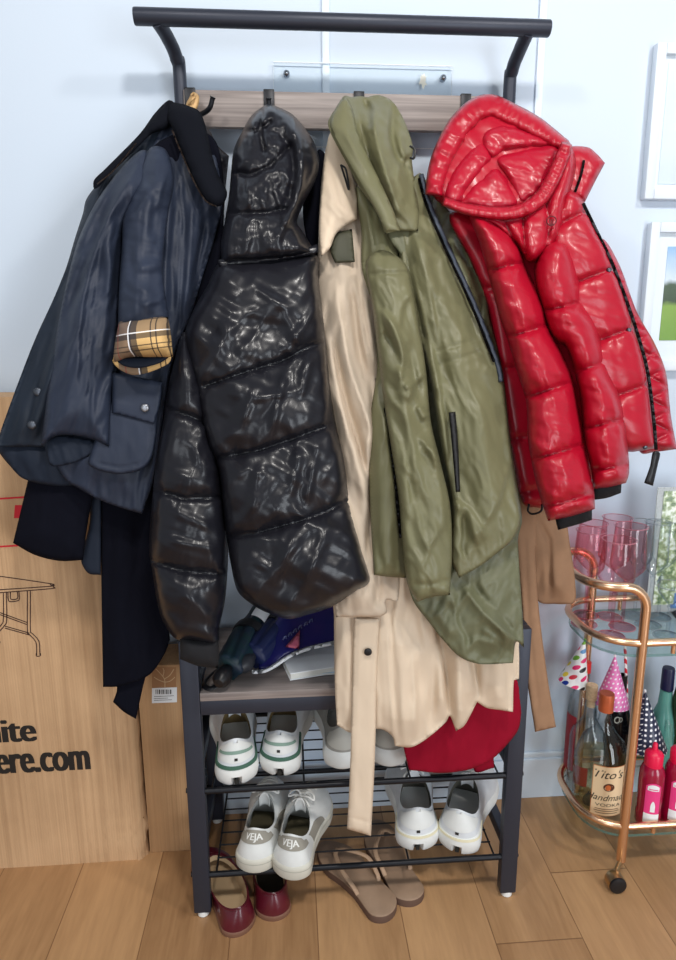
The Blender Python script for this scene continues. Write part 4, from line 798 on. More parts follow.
# small tall box
SY = 0.20
xl = at(150, 853, SY)[0]; zt2 = at(165, 665, SY)[2]
sb = thing('cardboard_box', 'narrow tall plain cardboard box with a white barcode label beside the hall tree leg', 'box', (xl+.06, .25, 0))
MB().box(xl, xl+0.129, SY, 0.31, 0, zt2, 0.002).build('carton', card_mat('plain_cardboard', (164, 126, 88), (190, 150, 108)), sb)
q = [at(x, y, SY) for x, y in ((152, 667), (176, 667), (176, 689), (152, 689))]
obj('tape', [(p[0], SY-.0006, p[2]) for p in q], [(0, 3, 2, 1)], tape_m, sb, False)
q = [at(x, y, SY) for x, y in ((152, 688), (177, 687), (177, 702), (152, 703))]
obj('shipping_label', [(p[0], SY-.0010, p[2]) for p in q], [(0, 3, 2, 1)], white_paper, sb, False, label='white barcode label')
strokes([[(156+i*1.25+(i % 3)*.3, 689.5), (156+i*1.25+(i % 3)*.3, 694)] for i in range(13)], SY-.001, 0.6).build('barcode', ink, sb, False)
strokes([[(154, 696.5), (174, 695.6)], [(154, 698.5), (168, 697.9)], [(154, 700.3), (172, 699.6)]], SY-.001, 0.5).build('barcode', ink, sb, False)
strokes([crom(L, 4) for L in ([(165, 687), (164.5, 679), (160, 673), (156, 669)], [(164.5, 679), (170, 675), (174, 669)], [(164.6, 682), (159, 680), (154, 677)], [(165, 682), (170, 681), (175, 677)], [(163, 676), (164, 671), (163, 668)])], SY-.0006, 0.8).build('twig_drawing', mat('pale_print', (206, 178, 140), .7), sb, False)

# ------------------------------------------------------------------ things on the bench
zb = ZT
def frame_axis(a, b):
    a = Vector(a); b = Vector(b); z = (b-a).normalized(); return Matrix.Translation(a) @ z.to_track_quat('Z', 'Y').to_matrix().to_4x4(), (b-a).length
def umbrella(label, a, b, r, canopy, tie, knob):
    t = thing('folding_umbrella', label, 'umbrella', (a[0], a[1], zb))
    Mx, L = frame_axis(a, b)
    V = []; F = []; n, k = 48, 26
    for j in range(k+1):
        s = j/k; rr = r*(0.72+0.28*math.sin(math.pi*min(1, s*1.25+.12)))
        for i in range(n):
            a_ = 2*math.pi*i/n; q = rr*(1+0.075*math.sin(6*a_+s*5)+0.03*math.sin(13*a_+s*9))
            V.append(tuple(Mx @ Vector((q*math.cos(a_), q*math.sin(a_), s*L))))
    for j in range(k):
        for i in range(n): F.append((j*n+i, j*n+(i+1) % n, (j+1)*n+(i+1) % n, (j+1)*n+i))
    F.append(tuple(range(n))[::-1]); F.append(tuple(k*n+i for i in range(n)))
    obj('canopy', V, F, canopy, t)
    mb = MB(); mb.lathe([(r*1.06, 0), (r*1.1, .012), (r*1.06, .024)], 0, 0, L*.45, 40); mb.v = [tuple(Mx @ Vector(v)) for v in mb.v]; mb.build('strap', tie, t)
    mb = MB(); mb.lathe([(0, -.052), (.010, -.050), (.0175, -.040), (.0195, -.028), (.016, -.014), (.010, -.004), (.010, .01), (0, .01)], 0, 0, 0, 28); mb.v = [tuple(Mx @ Vector(v)) for v in mb.v]; mb.build('handle', knob, t)
    return t, Mx, L
gu, gM, gL = umbrella('dark green folding umbrella with a white label lying on the bench', tuple(atz(228, 668, zb+.034)), tuple(atz(266, 606, zb+.075)), .034,
    mat('dark_green_nylon', (18, 52, 50), .5, var=.5, vscale=30, rgb2=(20, 30, 60)), blk_plastic, blk_plastic)
V = [tuple(gM @ Vector((.0325*math.cos(a), .0325*math.sin(a), z))) for z in (gL*.58, gL*.86) for a in np.linspace(math.radians(-150), math.radians(-60), 8)]
c0 = np.array(gM @ Vector((0, 0, gL*.7)))
best = None
for off in range(0, 360, 15):
    p = np.array(gM @ Vector((.0325*math.cos(math.radians(off)), .0325*math.sin(math.radians(off)), gL*.7))); dd = np.linalg.norm(p-CAM)
    if best is None or dd < best[0]: best = (dd, off)
A0 = math.radians(best[1])
V = [tuple(gM @ Vector((.0335*math.cos(a), .0335*math.sin(a), z))) for z in (gL*.62, gL*.88) for a in np.linspace(A0-.55, A0+.55, 8)]
obj('label_patch', V, [(i, i+1, i+9, i+8) for i in range(7)], white_paper, gu, label='white fabric label')
MB().tube(crom([atz(235, 655, zb+.05), atz(226, 676, zb+.02), atz(212, 688, zb+.008), atz(204, 684, zb+.006), atz(214, 672, zb+.012), atz(232, 662, zb+.03)], 8), .0055, 10, flat=.45).build('wrist_loop', blk_plastic, gu, label='black wrist loop')
umbrella('navy folding umbrella with round dark handle lying on the bench', tuple(atz(252, 656, zb+.036)), tuple(atz(304, 604, zb+.06)), .034, mat('navy_nylon', (20, 32, 74), .5), blk_plastic, mat('grey_rubber', (46, 48, 54), .45))
def slab(name, label, cat, c, yaw, sx, sy, z0, z1, parts, tilt=0.0):
    """a book: cover boards, page block"""
    t = thing(name, label, cat, (c[0], c[1], z0))
    R = Matrix.Translation((c[0], c[1], z0)) @ Matrix.Rotation(yaw, 4, 'Z') @ Matrix.Rotation(tilt, 4, 'X')
    for nm, (x0, x1, y0, y1, a, b), m in parts:
        mb = MB().box(x0, x1, y0, y1, a, b, 0.0008); mb.v = [tuple(R @ Vector(v)) for v in mb.v]; mb.build(nm, m, t)
    return t
pages = mat('book_pages', (224, 222, 214), .8, bump=.3, bscale=900, stretch=(.05, .05, 1), bdist=.001)
wcover = mat('white_cover', (236, 238, 240), .5)
c = atz(306, 671, zb+.012)
slab('book', 'white paperback lying flat on the bench beside the trench coat', 'book', (c[0]+.05, c[1]+.062, 0), math.radians(13), .15, .11, zb+.0012, 0, [('cover', (-.1, .1, -.06, .06, .0, .0025), wcover), ('page_block', (-.098, .099, -.058, .058, .0025, .0145), pages), ('cover', (-.1, .1, -.06, .06, .0145, .017), wcover)])
c = atz(326, 671, zb+.004)
slab('notebook', 'thin pale blue booklet lowest on the bench beside the trench coat', 'book', (c[0]+.045, c[1]+.01, 0), math.radians(3), .1, .1, zb+.0008, 0, [('cover', (-.06, .06, -.02, .03, 0, .005), mat('pale_blue_cover', (196, 212, 226), .5)), ('page_block', (-.058, .058, -.021, .029, .001, .004), pages)])
# magazine with a glossy dark cover, standing curved behind
t = thing('magazine', 'dark blue magazine with pink triangle on its curved cover on the bench', 'magazine', at(305, 660, .1))
mpl = (672, .055, 600, .20)
mcov = mat('glossy_navy_cover', (26, 30, 92), .25, var=.5, vscale=14, rgb2=(46, 34, 96))
cloth('cover', [(258, 671, 1), (272, 667), (284, 658), (300, 650), (320, 645), (345, 640, 1), (348, 596, 1), (300, 598), (276, 618), (262, 645)], mcov, t, mpl, prof=((3, .003),), folds=[([(290, 600), (285, 655)], 12, .01, 'e')], relax=0)
band('page_edge', [(252, 672), (264, 671), (276, 665), (288, 657), (304, 650), (324, 645), (346, 640)], 4.0, white_paper, t, (672, .045, 600, .19), T=.004, label='white page edge')
cloth('printed_triangle', [(285, 647, 1), (300, 630, 1), (299, 649, 1)], mat('pink_print', (196, 96, 120), .4), t, (672, .040, 600, .182), prof=((2, .001),), back=.001, relax=0)
wl = mat('pale_print_blue', (150, 160, 210), .5)
for i, (x, y) in enumerate(((283, 640), (288, 636.5), (293, 633), (298, 629.5), (304, 626), (309, 623))):
    band('printed_letter', [(x, y), (x+2.5, y-4.5), (x+3.5, y-1)], 1.3, wl, t, (672, .040, 600, .182), T=.001, step=1.5)

# ------------------------------------------------------------------ shoes
def foot_hw(t, W, slim=1.0):
    s = np.interp(t, [0, .08, .18, .35, .5, .68, .82, .92, 1], [.80, .84, .83, .76, .82, 1.0, .95, .84, .72])
    e = np.sqrt(np.clip(1-(1-np.clip(t/.13, 0, 1))**2, 0, 1))*np.sqrt(np.clip(1-(1-np.clip((1-t)/.26, 0, 1))**2, 0, 1))
    return W/2*s*e*slim
class Shoe:
    def __init__(s, name, label, cat, group, heel, toe, z, L, W, side, sole_h=.03, yc=.30, a=.19, b=.52, zh=.088, zs=.066, zf=.105, toe_h=.5, lift=.0, n=96):
        s.H = atz(heel[0], heel[1], z); T = atz(toe[0], toe[1], z); d = T-s.H; d[2] = 0; d /= np.linalg.norm(d)
        s.fw = d; s.rt = np.array([d[1], -d[0], 0]); s.L = L; s.W = W; s.sd = side; s.sh = sole_h; s.n = n; s.yc = yc*L; s.a = a*L; s.b = b*W/2
        s.zh, s.zs, s.zf, s.lift = zh, zs, zf, lift
        s.phi = np.linspace(-math.pi, math.pi, n, endpoint=False)
        c = s.H+d*L*.45
        s.t = thing(name, label, cat, (c[0], c[1], z), group)
    def w(s, P):
        P = np.asarray(P, float); return s.H+P[:, :1]*s.rt+P[:, 1:2]*s.fw+P[:, 2:]*np.array([0, 0, 1.0])
    def bend(s, y): return s.sd*0.010*np.sin(np.clip(y/s.L, 0, 1)*math.pi*.9)*1.0-s.sd*0.004*np.clip(y/s.L, 0, 1)
    def base(s, phi, k=1.0, e=0.0):
        t = .5-.5*np.cos(phi); y = t*s.L; x = np.sign(phi)*foot_hw(t, s.W)*k
        y = (y-s.L*.45)*(1+e)+s.L*.45
        return x, y
    def toez(s, y): return s.lift*np.clip((y/s.L-.62)/.38, 0, 1)**2
    def rings(s, spec):
        """spec: list of (z, side scale, end scale)"""
        V = []
        for z, k, e in spec:
            x, y = s.base(s.phi, k, e); V.append(np.stack([x+s.bend(y), y, z+s.toez(y)+0*x], 1))
        return V
    def loft(s, name, R, m, parent=None, cap0=True, cap1=True, label=None, notch=None):
        n = s.n; V = np.vstack(R)
        F = [(j*n+i, j*n+(i+1) % n, (j+1)*n+(i+1) % n, (j+1)*n+i) for j in range(len(R)-1) for i in range(n)]
        F = [f[::-1] for f in F]
        if cap0: F.append(tuple(range(n)))
        if cap1: F.append(tuple((len(R)-1)*n+i for i in range(n))[::-1])
        if notch:
            hw, nh, dp = notch
            m0 = (np.abs(V[:, 0]-s.bend(V[:, 1])) < hw) & (V[:, 2] < nh) & (V[:, 1] < s.L*.2); V[m0, 1] += dp*(1-np.abs(V[m0, 0]-s.bend(V[m0, 1]))/hw)
        return obj(name, s.w(V), F, m, parent or s.t, True, label, 0.9)
    def P(s, phi, v):
        phi = np.asarray(phi, float); v = np.asarray(v, float)+0*phi; phi = phi+0*v
        x0, y0 = s.base(phi, .97, -.012); zc = .5+.5*np.cos(phi)
        xc = s.b*np.sin(phi); y1 = s.yc-s.a*np.cos(phi)
        q = np.abs(np.sin(phi)); front = np.cos(phi) < 0
        z1 = np.where(front, s.zs+(s.zf-s.zs)*np.clip(-np.cos(phi), 0, 1)**1.5, s.zs+(s.zh-s.zs)*np.clip(np.cos(phi), 0, 1)**3)
        lat = v**1.7; up = 1-(1-v)**1.9
        heel = np.clip(np.cos(phi), 0, 1)
        up = up*(1-heel)+v*heel; lat = lat*(1-heel)+(v**1.15)*heel
        bul = .004*np.sin(v*math.pi)*heel
        x = x0*(1-lat)+xc*lat; y = y0*(1-lat)+y1*lat-bul
        z = s.sh-.004+s.toez(y0)*(1-v)+(z1-s.sh+.004)*up
        return np.stack([x+s.bend(y), y, z], -1)
    def N(s, phi, v):
        e = 1e-3; a = s.P(phi+e, v)-s.P(phi-e, v); b = s.P(phi, np.minimum(v+e, 1.2))-s.P(phi, v-e); n = np.cross(a, b)
        n /= np.linalg.norm(n, axis=-1, keepdims=True)+1e-12
        c = s.P(phi, v)-np.array([0, s.L*.4, .03]); sg = np.sign((n*c).sum(-1, keepdims=True)); return n*sg
    def upper(s, m, lining, label=None, insole=None):
        R = [s.P(s.phi, v) for v in np.linspace(0, 1, 18)]
        top = R[-1]; cen = np.array([0, s.yc, 0])
        r1 = top+np.array([0, 0, .003]); r1[:, :2] = (top[:, :2]-[0, s.yc])*.95+[0, s.yc]
        s.loft('upper', R+[r1], m, cap0=True, cap1=False, label=label)
        I = [r1]; x0, y0 = s.base(s.phi, .80, -.06)
        for q in (.06, .3, .65, 1.0):
            A = top.copy(); A[:, :2] = (top[:, :2]-[0, s.yc])*(.88)+[0, s.yc]; A[:, 2] -= .006
            xi = x0*np.clip(1, 0, 1); yi = np.minimum(y0, s.yc+s.a*1.5)
            B = np.stack([xi+s.bend(yi), yi, np.full_like(xi, s.sh+.004)], 1)
            I.append(A*(1-q)+B*q)
        s.loft('lining', I, lining, cap0=False, cap1=False)
        s.loft('insole', [I[-1], I[-1]*np.array([.6, .9, 1])+np.array([0, .02, 0])], insole or lining, cap0=False, cap1=True)
    def patch(s, name, p0, p1, v0, v1, off, m, label=None, shape=None, nu=24, nv=10):
        ph = np.linspace(p0, p1, nu); vv = np.linspace(0, 1, nv); V = []
        for j in vv:
            lo = np.full(nu, v0) if shape is None else v0+(v1-v0)*shape[0](np.linspace(-1, 1, nu)); hi = np.full(nu, v1) if shape is None else v0+(v1-v0)*shape[1](np.linspace(-1, 1, nu))
            v = lo+(hi-lo)*j; p = ((ph+math.pi) % (2*math.pi))-math.pi
            V.append(s.P(p, v)+s.N(p, v)*off)
        Vb = [q-s.N(((ph+math.pi) % (2*math.pi))-math.pi, .5*(v0+v1))*(off+.001) for q in V]
        n = nu; A = np.vstack(V); F = [(j*n+i, j*n+i+1, (j+1)*n+i+1, (j+1)*n+i) for j in range(nv-1) for i in range(n-1)]
        # rim walls
        B = np.vstack(Vb); o = len(A); rim = [i for i in range(n)]+[j*n+n-1 for j in range(1, nv)]+[(nv-1)*n+i for i in range(n-2, -1, -1)]+[j*n for j in range(nv-2, 0, -1)]
        F += [(rim[k], rim[(k+1) % len(rim)], o+rim[(k+1) % len(rim)], o+rim[k]) for k in range(len(rim))]
        return obj(name, s.w(np.vstack([A, B])), F, m, s.t, True, label, 0.8)
    def text(s, body, phic, vc, cap, off, m, name, bold=.02, label=None):
        v, f = text2d(body, 0); v = v*cap; v[:, 0] -= v[:, 0].max()/2
        r = s.W*.36; hgt = s.zh-s.sh
        ph = phic+v[:, 0]/r; vv = vc+v[:, 1]/hgt
        VV = []; FF = []
        for k in (-1, 0, 1):
            p2 = ph+k*bold*cap/r; o_ = len(FF) and len(np.vstack(VV)); VV.append(s.w(s.P(p2, vv)+s.N(p2, vv)*(off+k*2e-5))); FF += [tuple(i+(o_ or 0) for i in q) for q in f]
        return obj(name, np.vstack(VV), FF, m, s.t, False, label)
    def laces(s, m, rows=5, spread=.5, v0=.62, v1=.97, r=.0022, bow=True):
        vs = np.linspace(v0, v1, rows)
        for i, v in enumerate(vs):
            sp = spread*(.75+.5*(v-v0)/(v1-v0)); pts = []
            for k in np.linspace(-1, 1, 13):
                p = math.pi+k*sp; p = (p+math.pi) % (2*math.pi)-math.pi
                vv = np.array([v+.02*k*(1 if i % 2 else -1)]); pts.append((s.P(np.array([p]), vv)+s.N(np.array([p]), vv)*.0035)[0])
            MB().tube(s.w(pts), r, 8, flat=.6).build('lace', m, s.t)
        if bow:
            c = s.P(np.array([math.pi-.001]), np.array([v1]))[0]+np.array([0, 0, .008])
            for k in (-1, 1):
                L = [c, c+[k*.012, .008, .008], c+[k*.026, .004, .006], c+[k*.030, -.006, 0], c+[k*.016, -.004, .004], c]
                MB().tube(s.w(crom(L, 6)), r, 8, flat=.6).build('lace', m, s.t)
    def tongue(s, m, up=.022, spread=.42, label=None):
        ph = np.linspace(math.pi-spread, math.pi+spread, 13); ph = (ph+math.pi) % (2*math.pi)-math.pi; V = []
        for q in np.linspace(0, 1, 7):
            c = s.P(ph, 1.0+0*ph); c[:, :2] = (c[:, :2]-[0, s.yc])*.93+[0, s.yc]
            dz = -.02+q*(up+.02); k = np.abs(np.linspace(-1, 1, 13)); c[:, 2] += dz-(k**3)*.012*q; c[:, 1] += -.006*q+.004; V.append(c)
        A = np.vstack(V); B = A+np.array([0, -.006, .001]); n = 13; F = [(j*n+i, j*n+i+1, (j+1)*n+i+1, (j+1)*n+i) for j in range(6) for i in range(n-1)]
        o = len(A); F2 = [tuple(o+i for i in f[::-1]) for f in F]
        rim = [i for i in range(n)]+[j*n+n-1 for j in range(1, 7)]+[6*n+i for i in range(n-2, -1, -1)]+[j*n for j in range(5, 0, -1)]
        F3 = [(rim[k], o+rim[k], o+rim[(k+1) % len(rim)], rim[(k+1) % len(rim)]) for k in range(len(rim))]
        obj('tongue', s.w(np.vstack([A, B])), F+F2+F3, m, s.t, True, label)

wh_leather = mat('white_leather', (214, 216, 214), .5, var=.04, vscale=40, bump=.08, bscale=300, bdist=.001)
wh_mesh = mat('white_mesh_fabric', (208, 212, 216), .75, var=.06, vscale=30, bump=.4, bscale=700, bdist=.001)
wh_sole = mat('white_foam', (222, 224, 222), .6, var=.04, vscale=20)
off_sole = mat('off_white_rubber', (204, 202, 190), .6, var=.04, vscale=30)
grey_sue = mat('grey_suede', (146, 142, 132), .85, bump=.1, bscale=500)
lin_dk = mat('olive_brown_insole', (84, 78, 58), .8)
lin_gy = mat('grey_lining', (150, 152, 150), .85)
green_tr = mat('green_trim', (62, 100, 84), .6)
grey_mesh = mat('warm_grey_mesh', (150, 148, 142), .8, var=.1, vscale=40, bump=.4, bscale=600, bdist=.001)
lace_w = mat('white_lace', (226, 226, 222), .8); cream = mat('cream_trim', (226, 220, 190), .6)
brown_in = mat('brown_insole', (104, 86, 52), .8)
dk_lining_groove_shade = mat('dark_lining_and_groove_shade', (40, 38, 34), .85)
zl = 0.1085; zm_ = 0.3152
tabf = (lambda u: 0*u, lambda u: 1-.35*np.clip((np.abs(u)-.6)/.4, 0, 1)**1.0)

def court_shoe(label, heel, toe, side):
    s = Shoe('sneaker', label, 'shoe', 'pair of white leather sneakers', heel, toe, zl, .262, .106, side, sole_h=.032, yc=.29, a=.185, b=.60, zh=.088, zs=.068, zf=.098)
    s.loft('sole', s.rings([(0, .95, -.02), (.004, 1.0, 0), (.026, 1.02, .004), (.031, 1.0, 0), (.034, .96, -.02)]), off_sole)
    b = s.rings([(.0215, 1.025, .006), (.0225, 1.032, .009), (.0235, 1.025, .006)]); s.loft('sole_line', b, mat('sole_line', (176, 174, 162), .7) if 'sole_line' not in bpy.data.materials else bpy.data.materials['sole_line'], cap0=False, cap1=False)
    s.upper(wh_leather, lin_gy, insole=lin_dk); s.tongue(wh_leather, .016); s.laces(lace_w, 5)
    s.patch('heel_tab', -.95, .95, .60, .99, .0016, grey_sue, 'grey suede heel tab', shape=(lambda u: .0*u, lambda u: 1-.32*np.clip((np.abs(u)-.72)/.1, 0, 1)), nu=40)
    s.text('VEJA', 0, .72, .0105, .0024, lace_w, 'heel_lettering', bold=.045, label='white heel lettering')
    s.patch('side_panel', 1.2, 1.75, .1, .85, .0012, grey_sue, 'grey side stripe'); s.patch('side_panel', -1.75, -1.2, .1, .85, .0012, grey_sue, 'grey side stripe')
    return s
court_shoe('white leather sneaker with grey heel tab, left one of the pair on the lower shelf', (252, 874), (272, 800), 1)
court_shoe('white leather sneaker with grey heel tab, right one of the pair on the lower shelf', (289, 881), (320, 800), -1)

def runner(label, group, heel, toe, z, side, tr, mid, L=.29, W=.108, zf=.108, trim2=None, low=False, logo=True, notch=True):
    s = Shoe('running_shoe', label, 'shoe', group, heel, toe, z, L, W, side, sole_h=.038, yc=.285, a=.20, b=.66, zh=.094, zs=.070, zf=zf, lift=.016)
    s.loft('sole', s.rings([(0, .86, -.05), (.005, .98, -.015), (.014, 1.03, .0), (.024, 1.05, .012), (.034, 1.02, .008), (.042, .97, -.01), (.046, .92, -.03)]), mid, notch=(.011, .017, .030) if notch else None)
    if notch:
        g = MB().box(-.0045+s.bend(.005), .0045+s.bend(.005), .007, .016, .001, .013, .001); obj('sole_groove_shade', s.w(g.v), g.f, dk_lining_groove_shade, s.t, True, 'dark fill put in as shade in the heel groove')  # dark box added inside the heel notch to stand in for its shade
    return s
def pod_shoe(label, heel, toe, side):
    s = runner(label, 'pair of white running shoes', heel, toe, zl, side, cream, wh_sole, L=.28, W=.116)
    s.upper(wh_mesh, mat('shadow_grey_lining', (74, 72, 64), .85) if 'shadow_grey_lining' not in bpy.data.materials else bpy.data.materials['shadow_grey_lining'], insole=dk_lining_groove_shade); s.tongue(wh_mesh, .014); s.laces(lace_w, 4)
    s.patch('heel_counter', -1.0, 1.0, .36, 1.0, .0016, wh_leather, None, shape=(lambda u: .38*np.abs(u)**2, lambda u: 1-.3*np.abs(u)**2+.0*u))
    s.patch('heel_trim', -1.15, 1.15, .045, .13, .003, cream, 'cream heel trim')
    lo = s.P(np.array([0.0]), np.array([.30]))[0]; MB().box(lo[0]-.0018, lo[0]+.0018, 0, .001, 0, .006)
    s.patch('heel_logo', -.05, .05, .27, .35, .0022, ink, 'tiny dark heel mark', nu=4, nv=3)
    for k in range(4):
        for sg in (-1, 1): s.patch('sole_pod', sg*(1.25+.32*k)-.07, sg*(1.25+.32*k)+.07, -.16, -.02, .004, lin_gy, nu=5, nv=3)
    return s
pod_shoe('white running shoe on the lower shelf under the crimson dress, left of its pair', (418, 853), (402, 775), 1)
pod_shoe('white running shoe on the lower shelf beside the right leg of the rack', (456, 855), (484, 775), -1)
def green_shoe(label, heel, toe, side):
    s = runner(label, 'pair of white and green running shoes', heel, toe, zm_, side, green_tr, wh_sole)
    s.upper(wh_mesh, brown_in); s.tongue(wh_mesh, .012); s.laces(cream, 4)
    s.patch('heel_counter', -.9, .9, .32, 1.0, .0014, wh_leather, None, shape=(lambda u: .3*np.abs(u)**2, lambda u: 1-.25*np.abs(u)**2))
    s.patch('heel_stripe', -.75, .75, .60, .70, .0026, mat('sage_trim', (122, 148, 136), .6) if 'sage_trim' not in bpy.data.materials else bpy.data.materials['sage_trim'], 'sage green heel stripe')
    s.patch('heel_trim', -1.25, 1.25, .10, .22, .0032, green_tr, 'dark green heel trim', shape=(lambda u: .9*np.abs(u)**4, lambda u: 1+1.6*np.abs(u)**3))
    s.patch('heel_logo', -.05, .05, .40, .48, .0028, ink, 'tiny dark heel mark', nu=4, nv=3)
    return s
green_shoe('white running shoe with dark green trim, leftmost on the upper shelf', (237, 787), (229, 715), 1)
green_shoe('white running shoe with dark green trim, second from the left on the upper shelf', (279, 778), (297, 712), -1)
def grey_shoe(label, heel, toe, side):
    s = runner(label, 'pair of grey running shoes', heel, toe, zm_, side, grey_mesh, wh_sole, notch=False)
    s.upper(grey_mesh, lin_gy, insole=dk_lining_groove_shade); s.tongue(grey_mesh, .012); s.laces(lace_w, 4)
    s.patch('heel_counter', -.8, .8, .25, 1.0, .0016, mat('light_grey_panel', (178, 176, 168), .7) if 'light_grey_panel' not in bpy.data.materials else bpy.data.materials['light_grey_panel'], None, shape=(lambda u: .3*np.abs(u)**2, lambda u: 1-.25*np.abs(u)**2))
    s.patch('outsole_edge', -.6, .6, -.30, -.20, .004, ink, 'black outsole edge')
    return s
grey_shoe('grey running shoe with white sole left of the hanging trench belt on the upper shelf', (345, 771), (331, 714), 1)
grey_shoe('grey running shoe with white sole right of the hanging trench belt on the upper shelf', (384, 768), (408, 712), -1)

# burgundy flats
burg = mat('burgundy_leather', (88, 20, 34), .3, coat=.25, var=.08, vscale=30); tan_l = mat('tan_leather_lining', (186, 160, 126), .6)
heel_st = mat('stacked_brown_heel', (120, 84, 66), .6)
def flat_shoe(label, heel, toe, side, ins):
    s = Shoe('loafer', label, 'shoe', 'pair of burgundy loafers', heel, toe, 0.0, .262, .097, side, sole_h=.014, yc=.385, a=.345, b=.78, zh=.058, zs=.044, zf=.05)
    s.loft('sole', s.rings([(0, .97, -.01), (.006, 1.0, 0), (.012, .99, 0), (.015, .94, -.02)]), heel_st)
    s.upper(burg, tan_l, insole=ins)
    ring = s.P(s.phi, 1.0+0*s.phi); ring[:, 2] += .0015; MB().tube(s.w(ring), .0016, 8, closed=True).build('piping', burg, s.t)
    s.patch('vamp_strap', math.pi-1.0, math.pi+1.0, .62, .9, .0018, burg)
    return s
flat_shoe('burgundy leather loafer on the floor beside the left rack leg, tan inside', (243, 936), (197, 850), 1, tan_l)
flat_shoe('burgundy leather loafer on the floor under the white leather sneakers, dark inside', (275, 922), (271, 840), -1, dk_lining_groove_shade)

# flip flops
fl_top = mat('brown_leather_footbed', (150, 124, 102), .6, var=.14, vscale=18, bump=.1, bscale=200); fl_side = mat('dark_brown_midsole', (98, 74, 62), .7); braid = mat('braided_tan_strap', (172, 142, 116), .7, bump=.6, bscale=260, bdist=.002)
def flip_flop(label, heel, toe, side):
    s = Shoe('flip_flop', label, 'sandal', 'pair of brown leather flip-flops', heel, toe, 0.0, .26, .092, side, sole_h=.018)
    s.loft('midsole', s.rings([(0, .98, -.006), (.003, 1.0, 0), (.016, 1.0, 0), (.0175, .99, -.002)]), fl_side)
    s.loft('footbed', s.rings([(.0172, .985, -.004), (.0195, .98, -.006), (.0203, .95, -.014)]), fl_top)
    top = np.array([s.sd*-.004+s.bend(.19), .195, .040])
    for k in (-1, 1):
        x1 = k*foot_hw(.36, s.W)*.92; P = [top, top+[k*.014, -.012, .003], [k*.036+s.bend(.13), .135, .043], [x1+k*.002+s.bend(.1), .095, .030], [x1*.96+s.bend(.085), .082, .018]]
        MB().tube(s.w(crom([np.array(p) for p in P], 8)), .0052, 10, flat=.55).build('strap', braid, s.t, label='braided tan strap')
    MB().tube(s.w([top+[0, .002, .002], top+[0, .004, -.010], top+[0, .004, -.022]]), .0035, 10).build('toe_post', braid, s.t)
    return s
flip_flop('brown leather flip-flop on the floor, nearer one below the trench belt', (390, 921), (318, 845), 1)
flip_flop('brown leather flip-flop on the floor under the white running shoe', (414, 907), (376, 828), -1)
# ------------------------------------------------------------------ drinks cart
gold = mat('rose_gold_metal', (242, 200, 164), 0.27, 1.0)
g_clear = glassy('clear_glass', (253, 254, 254), (206, 217, 224)); g_shelf = glassy('pale_green_glass', (251, 253, 253), (190, 220, 214)); g_pink = glassy('pink_glass', (255, 244, 246), (246, 190, 198))
g_plate = glassy('clear_acrylic', (253, 254, 254), (238, 243, 247), 0.02, 1.3)
g_mint = mat('mint_glass', (120, 190, 178), .1, trans=.4); g_olive = mat('olive_glass', (70, 78, 40), .12, trans=.2)
CX0, CX1, CY0, CY1 = 0.545, 1.25, 0.045, 0.292
ZR1, ZR2, ZH = 0.131, 0.591, 0.721
ZG1, ZG2 = 0.1065, 0.5625      # glass tops
cart = thing('bar_cart', 'rose gold two-tier drinks cart with glass shelves at the right edge', 'cart', ((CX0+CX1)/2, (CY0+CY1)/2, 0))
def rrect(x0, x1, y0, y1, r, n=8):
    P = []
    for cx, cy, a0 in ((x1-r, y1-r, 0), (x0+r, y1-r, 90), (x0+r, y0+r, 180), (x1-r, y0+r, 270)):
        for k in range(n+1): a = math.radians(a0+90*k/n); P.append((cx+r*math.cos(a), cy+r*math.sin(a)))
    return P
for zr, zg, dx in ((ZR1, ZG1, 0), (ZR2, ZG2, -.012)):
    P = rrect(CX0+dx, CX1-dx, CY0, CY1, .095)
    MB().tube([(x, y, zr) for x, y in P], .0085, 14, closed=True).build('shelf_rail', gold, cart)
    Q = rrect(CX0+dx+.004, CX1-dx-.004, CY0+.002, CY1-.002, .092); n = len(Q)
    V = [(x, y, zg-.006) for x, y in Q]+[(x, y, zg) for x, y in Q]
    F = [tuple(range(n))[::-1], tuple(n+i for i in range(n))]+[(i, (i+1) % n, n+(i+1) % n, n+i) for i in range(n)]
    obj('glass_shelf', V, F, g_shelf, cart, False)
    eg = MB(); eg.add([(x, y, zg-.0062) for x, y in Q]+[(x, y, zg+.0002) for x, y in Q], [(i, (i+1) % n, n+(i+1) % n, n+i) for i in range(n)]); eg.build('glass_edge', bpy.data.materials.get('green_glass_edge') or mat('green_glass_edge', (96, 142, 134), .15, trans=.3), cart, label='green polished glass edge')
    for sx in (0.70, 1.09):
        for yy in (CY0+.004, CY1-.004): MB().lathe([(0, 0), (.005, .0), (.005, zr-zg), (0, zr-zg)], sx, yy, zg, 12).build('rail_post', gold, cart)
